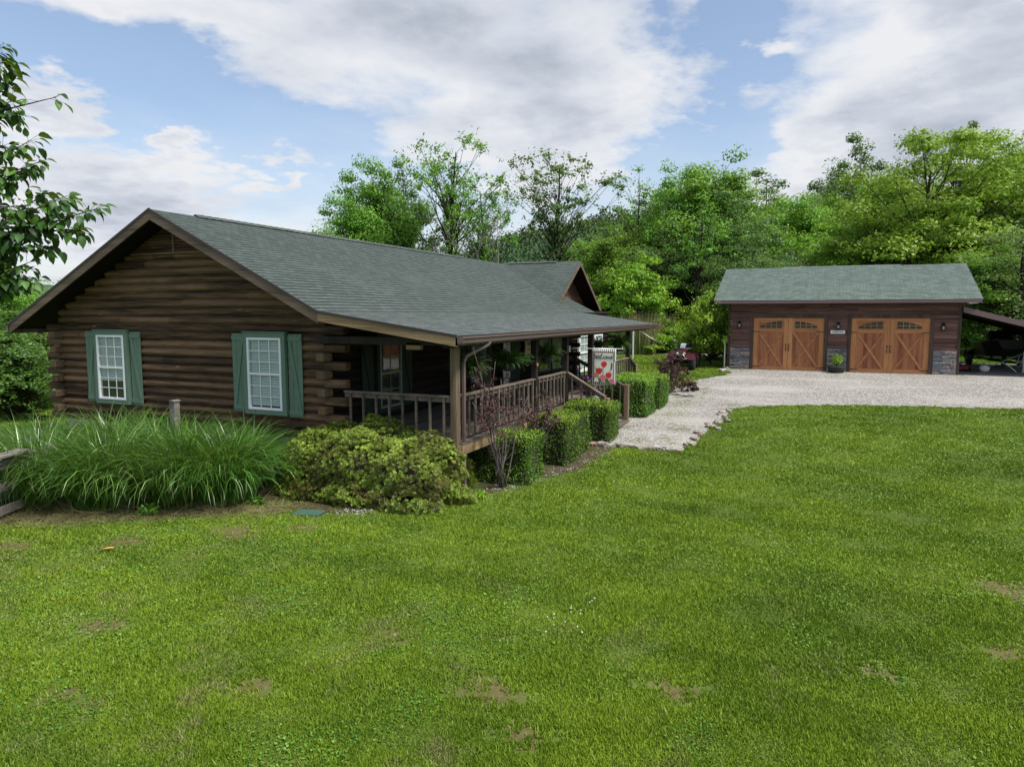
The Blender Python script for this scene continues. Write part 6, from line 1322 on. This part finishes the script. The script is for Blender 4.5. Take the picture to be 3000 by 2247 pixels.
hx, hy = at(1780, 185); Xh, Yh, Zh = hill('hill', hx, hy, 75, 60, 21, YAW-math.pi/2-.35, 'low wooded hill rising behind the cabin wood', seed=2)
hx2, hy2 = at(2600, 230); hill('hill', hx2, hy2, 140, 80, 26, YAW-math.pi/2, 'wooded hill shoulder far behind the garage', seed=3)
hx3, hy3 = at(-100, 950); hill('hill', hx3, hy3, 420, 200, 44, YAW-math.pi/2+.2, 'far blue hill on the left horizon', seed=4)
def far_wood():
    r = np.random.default_rng(3); n0 = 7000; i = r.integers(0, 59, n0); j = r.integers(0, 59, n0); c = np.stack([Xh[i, j], Yh[i, j], Zh[i, j]], -1)+r.normal(0, 1.2, (n0, 3))*[1, 1, .3]; m_ = 14; rc = 1.0+1.0*r.random(n0); dd = unit(r.normal(size=(n0, m_, 3))); P = c[:, None, :]+dd*(rc[:, None, None])*np.array([1, 1, 1.1])+np.array([0, 0, 1.2]); var = np.repeat(.2+.6*r.random(n0), m_)
    P = P.reshape(-1, 3); dd = dd.reshape(-1, 3); n = len(P); o = leaves_obj('far_wood', P, unit(dd+r.normal(size=(n, 3))*.4), .62, .5, 'hill_leaf', r, None, np.clip(var+r.normal(0, .1, n), 0, 1)); tag(o, 'unbroken wood covering the low hill behind the cabin', 'wood', kind='stuff')
far_wood()

# ------------------------------------------------------------------ near tree reaching in from the left
def near_tree():
    r = np.random.default_rng(9); bx, by = -9.35, -6.3; t = thing('pear_tree', 'leafy tree reaching into view at the upper left with glossy pointed leaves', 'tree', (bx, by, -.35)); q = MB()
    tp = [(bx, by, -.4), (bx+.05, by-.05, 1.2), (bx+.02, by-.1, 2.6), (bx+.1, by-.15, 4.2), (bx+.15, by-.2, 5.6), (bx+.2, by-.25, 6.6)]; q.tube(tp, [.14, .12, .10, .075, .045, .015], 9)
    tips = {'a': [(-8.26, -7.86, 4.98), (-8.27, -7.93, 4.75), (-8.30, -7.86, 4.62), (-8.28, -7.98, 4.85)], 'b': [(-8.25, -8.01, 4.52), (-8.27, -7.95, 4.60), (-8.14, -8.24, 4.65)][:2], 'c': [(-8.14, -8.22, 4.63)], 'd': [(-8.24, -8.08, 4.34), (-8.22, -8.15, 4.2), (-8.32, -7.92, 4.3), (-8.30, -8.0, 4.1)], 'e': [(-8.22, -8.2, 4.0), (-8.1, -8.5, 3.88), (-8.15, -8.42, 3.74), (-8.23, -8.28, 3.62), (-8.2, -8.3, 3.85), (-8.28, -8.1, 3.78), (-8.22, -8.35, 3.95)], 'f': [(-8.31, -8.1, 3.52), (-8.35, -7.98, 3.66), (-8.36, -8.03, 3.38), (-8.33, -8.12, 3.42), (-8.38, -7.92, 3.5)], 'g': [(-8.35, -7.88, 4.0), (-8.3, -8.0, 3.9), (-8.38, -7.85, 4.18)]}
    lv, lf_, la = [], [], []
    def leaf(p, d, s):
        d = Vector(d).normalized(); side = d.cross(Vector((r.normal()*.4, r.normal()*.4, 1))).normalized(); up = side.cross(d).normalized(); b = len(lv); f = .18+.25*r.random()
        prof = [(0, 0), (.18, .30), (.42, .42), (.68, .33), (.88, .13), (1.0, 0)]; v = r.random(); cur = .25+.3*r.random()
        for k_, (x, w) in enumerate(prof):
            c = Vector(p)+d*(x*s)-up*(cur*s*x*x)
            for sg_ in ((-1, 0, 1)): lv.append(tuple(c+side*(sg_*w*s*.78)+up*(abs(sg_)*w*s*f))); la.append(v)
        for k_ in range(5):
            for j in range(2): i = b+k_*3+j; lf_.append((i, i+1, i+4, i+3))
    starts = {'a': 3.9, 'b': 3.4, 'c': 3.4, 'd': 3.1, 'e': 2.7, 'f': 2.3, 'g': 2.9}
    for g_, tl in tips.items():
        cen = sum((Vector(p) for p in tl), Vector())/len(tl); z0 = starts[g_]; b0 = Vector((bx+.03, by-.1, z0)); hub = b0.lerp(cen, .72)+Vector((0, 0, .10)); q.tube([b0, b0.lerp(hub, .5)+Vector((.02, -.02, .12)), hub], [.035, .022, .013], 6, cap=False)
        for tip in tl:
            tip = Vector(tip); mid = hub.lerp(tip, .5)+Vector(r.normal(0, .03, 3)); pts = [hub, hub.lerp(mid, .6), mid, mid.lerp(tip, .6), tip]; q.tube(pts, [.009, .007, .0055, .004, .002], 5, cap=False)
            for k_ in range(58 if g_ not in 'c' else 10):
                s = r.random()**.65; i = min(int(s*4), 3); p = pts[i].lerp(pts[i+1], s*4-i); dr = Vector((r.normal()*.8+.25, r.normal()*.8-.5, -.35+r.normal()*.55)); 
                if r.random() < .35: dr = Vector((r.normal(), r.normal(), .25+r.normal()*.5))
                st_ = p+dr.normalized()*(.015+.07*r.random()); q.tube([p, st_], .0014, 3, cap=False); leaf(st_, dr+Vector((0, 0, -.3)), .054+.032*r.random())
    q.build('trunk', 'bark_dark', t); o_ = np.array(ORG[t.name]); rawmesh('foliage', np.array(lv)-o_, lf_, 'leaf_near', t, la, smooth=True)
    # upper crown, mostly above the view
    leafy((bx+.1, by+.1, 5.6), (1.0, 1.0, 1.3), 5200, .085, .055, 'leaf_near', r, t, 'crown', shell=.3)
near_tree()
for k_, o in T.items():
    if k_ not in used:
        for c in list(o.children): bpy.data.objects.remove(c)
        bpy.data.objects.remove(o)
for o in list(bpy.data.objects):
    for key in ('H', 'cr'):
        if key in o: del o[key]
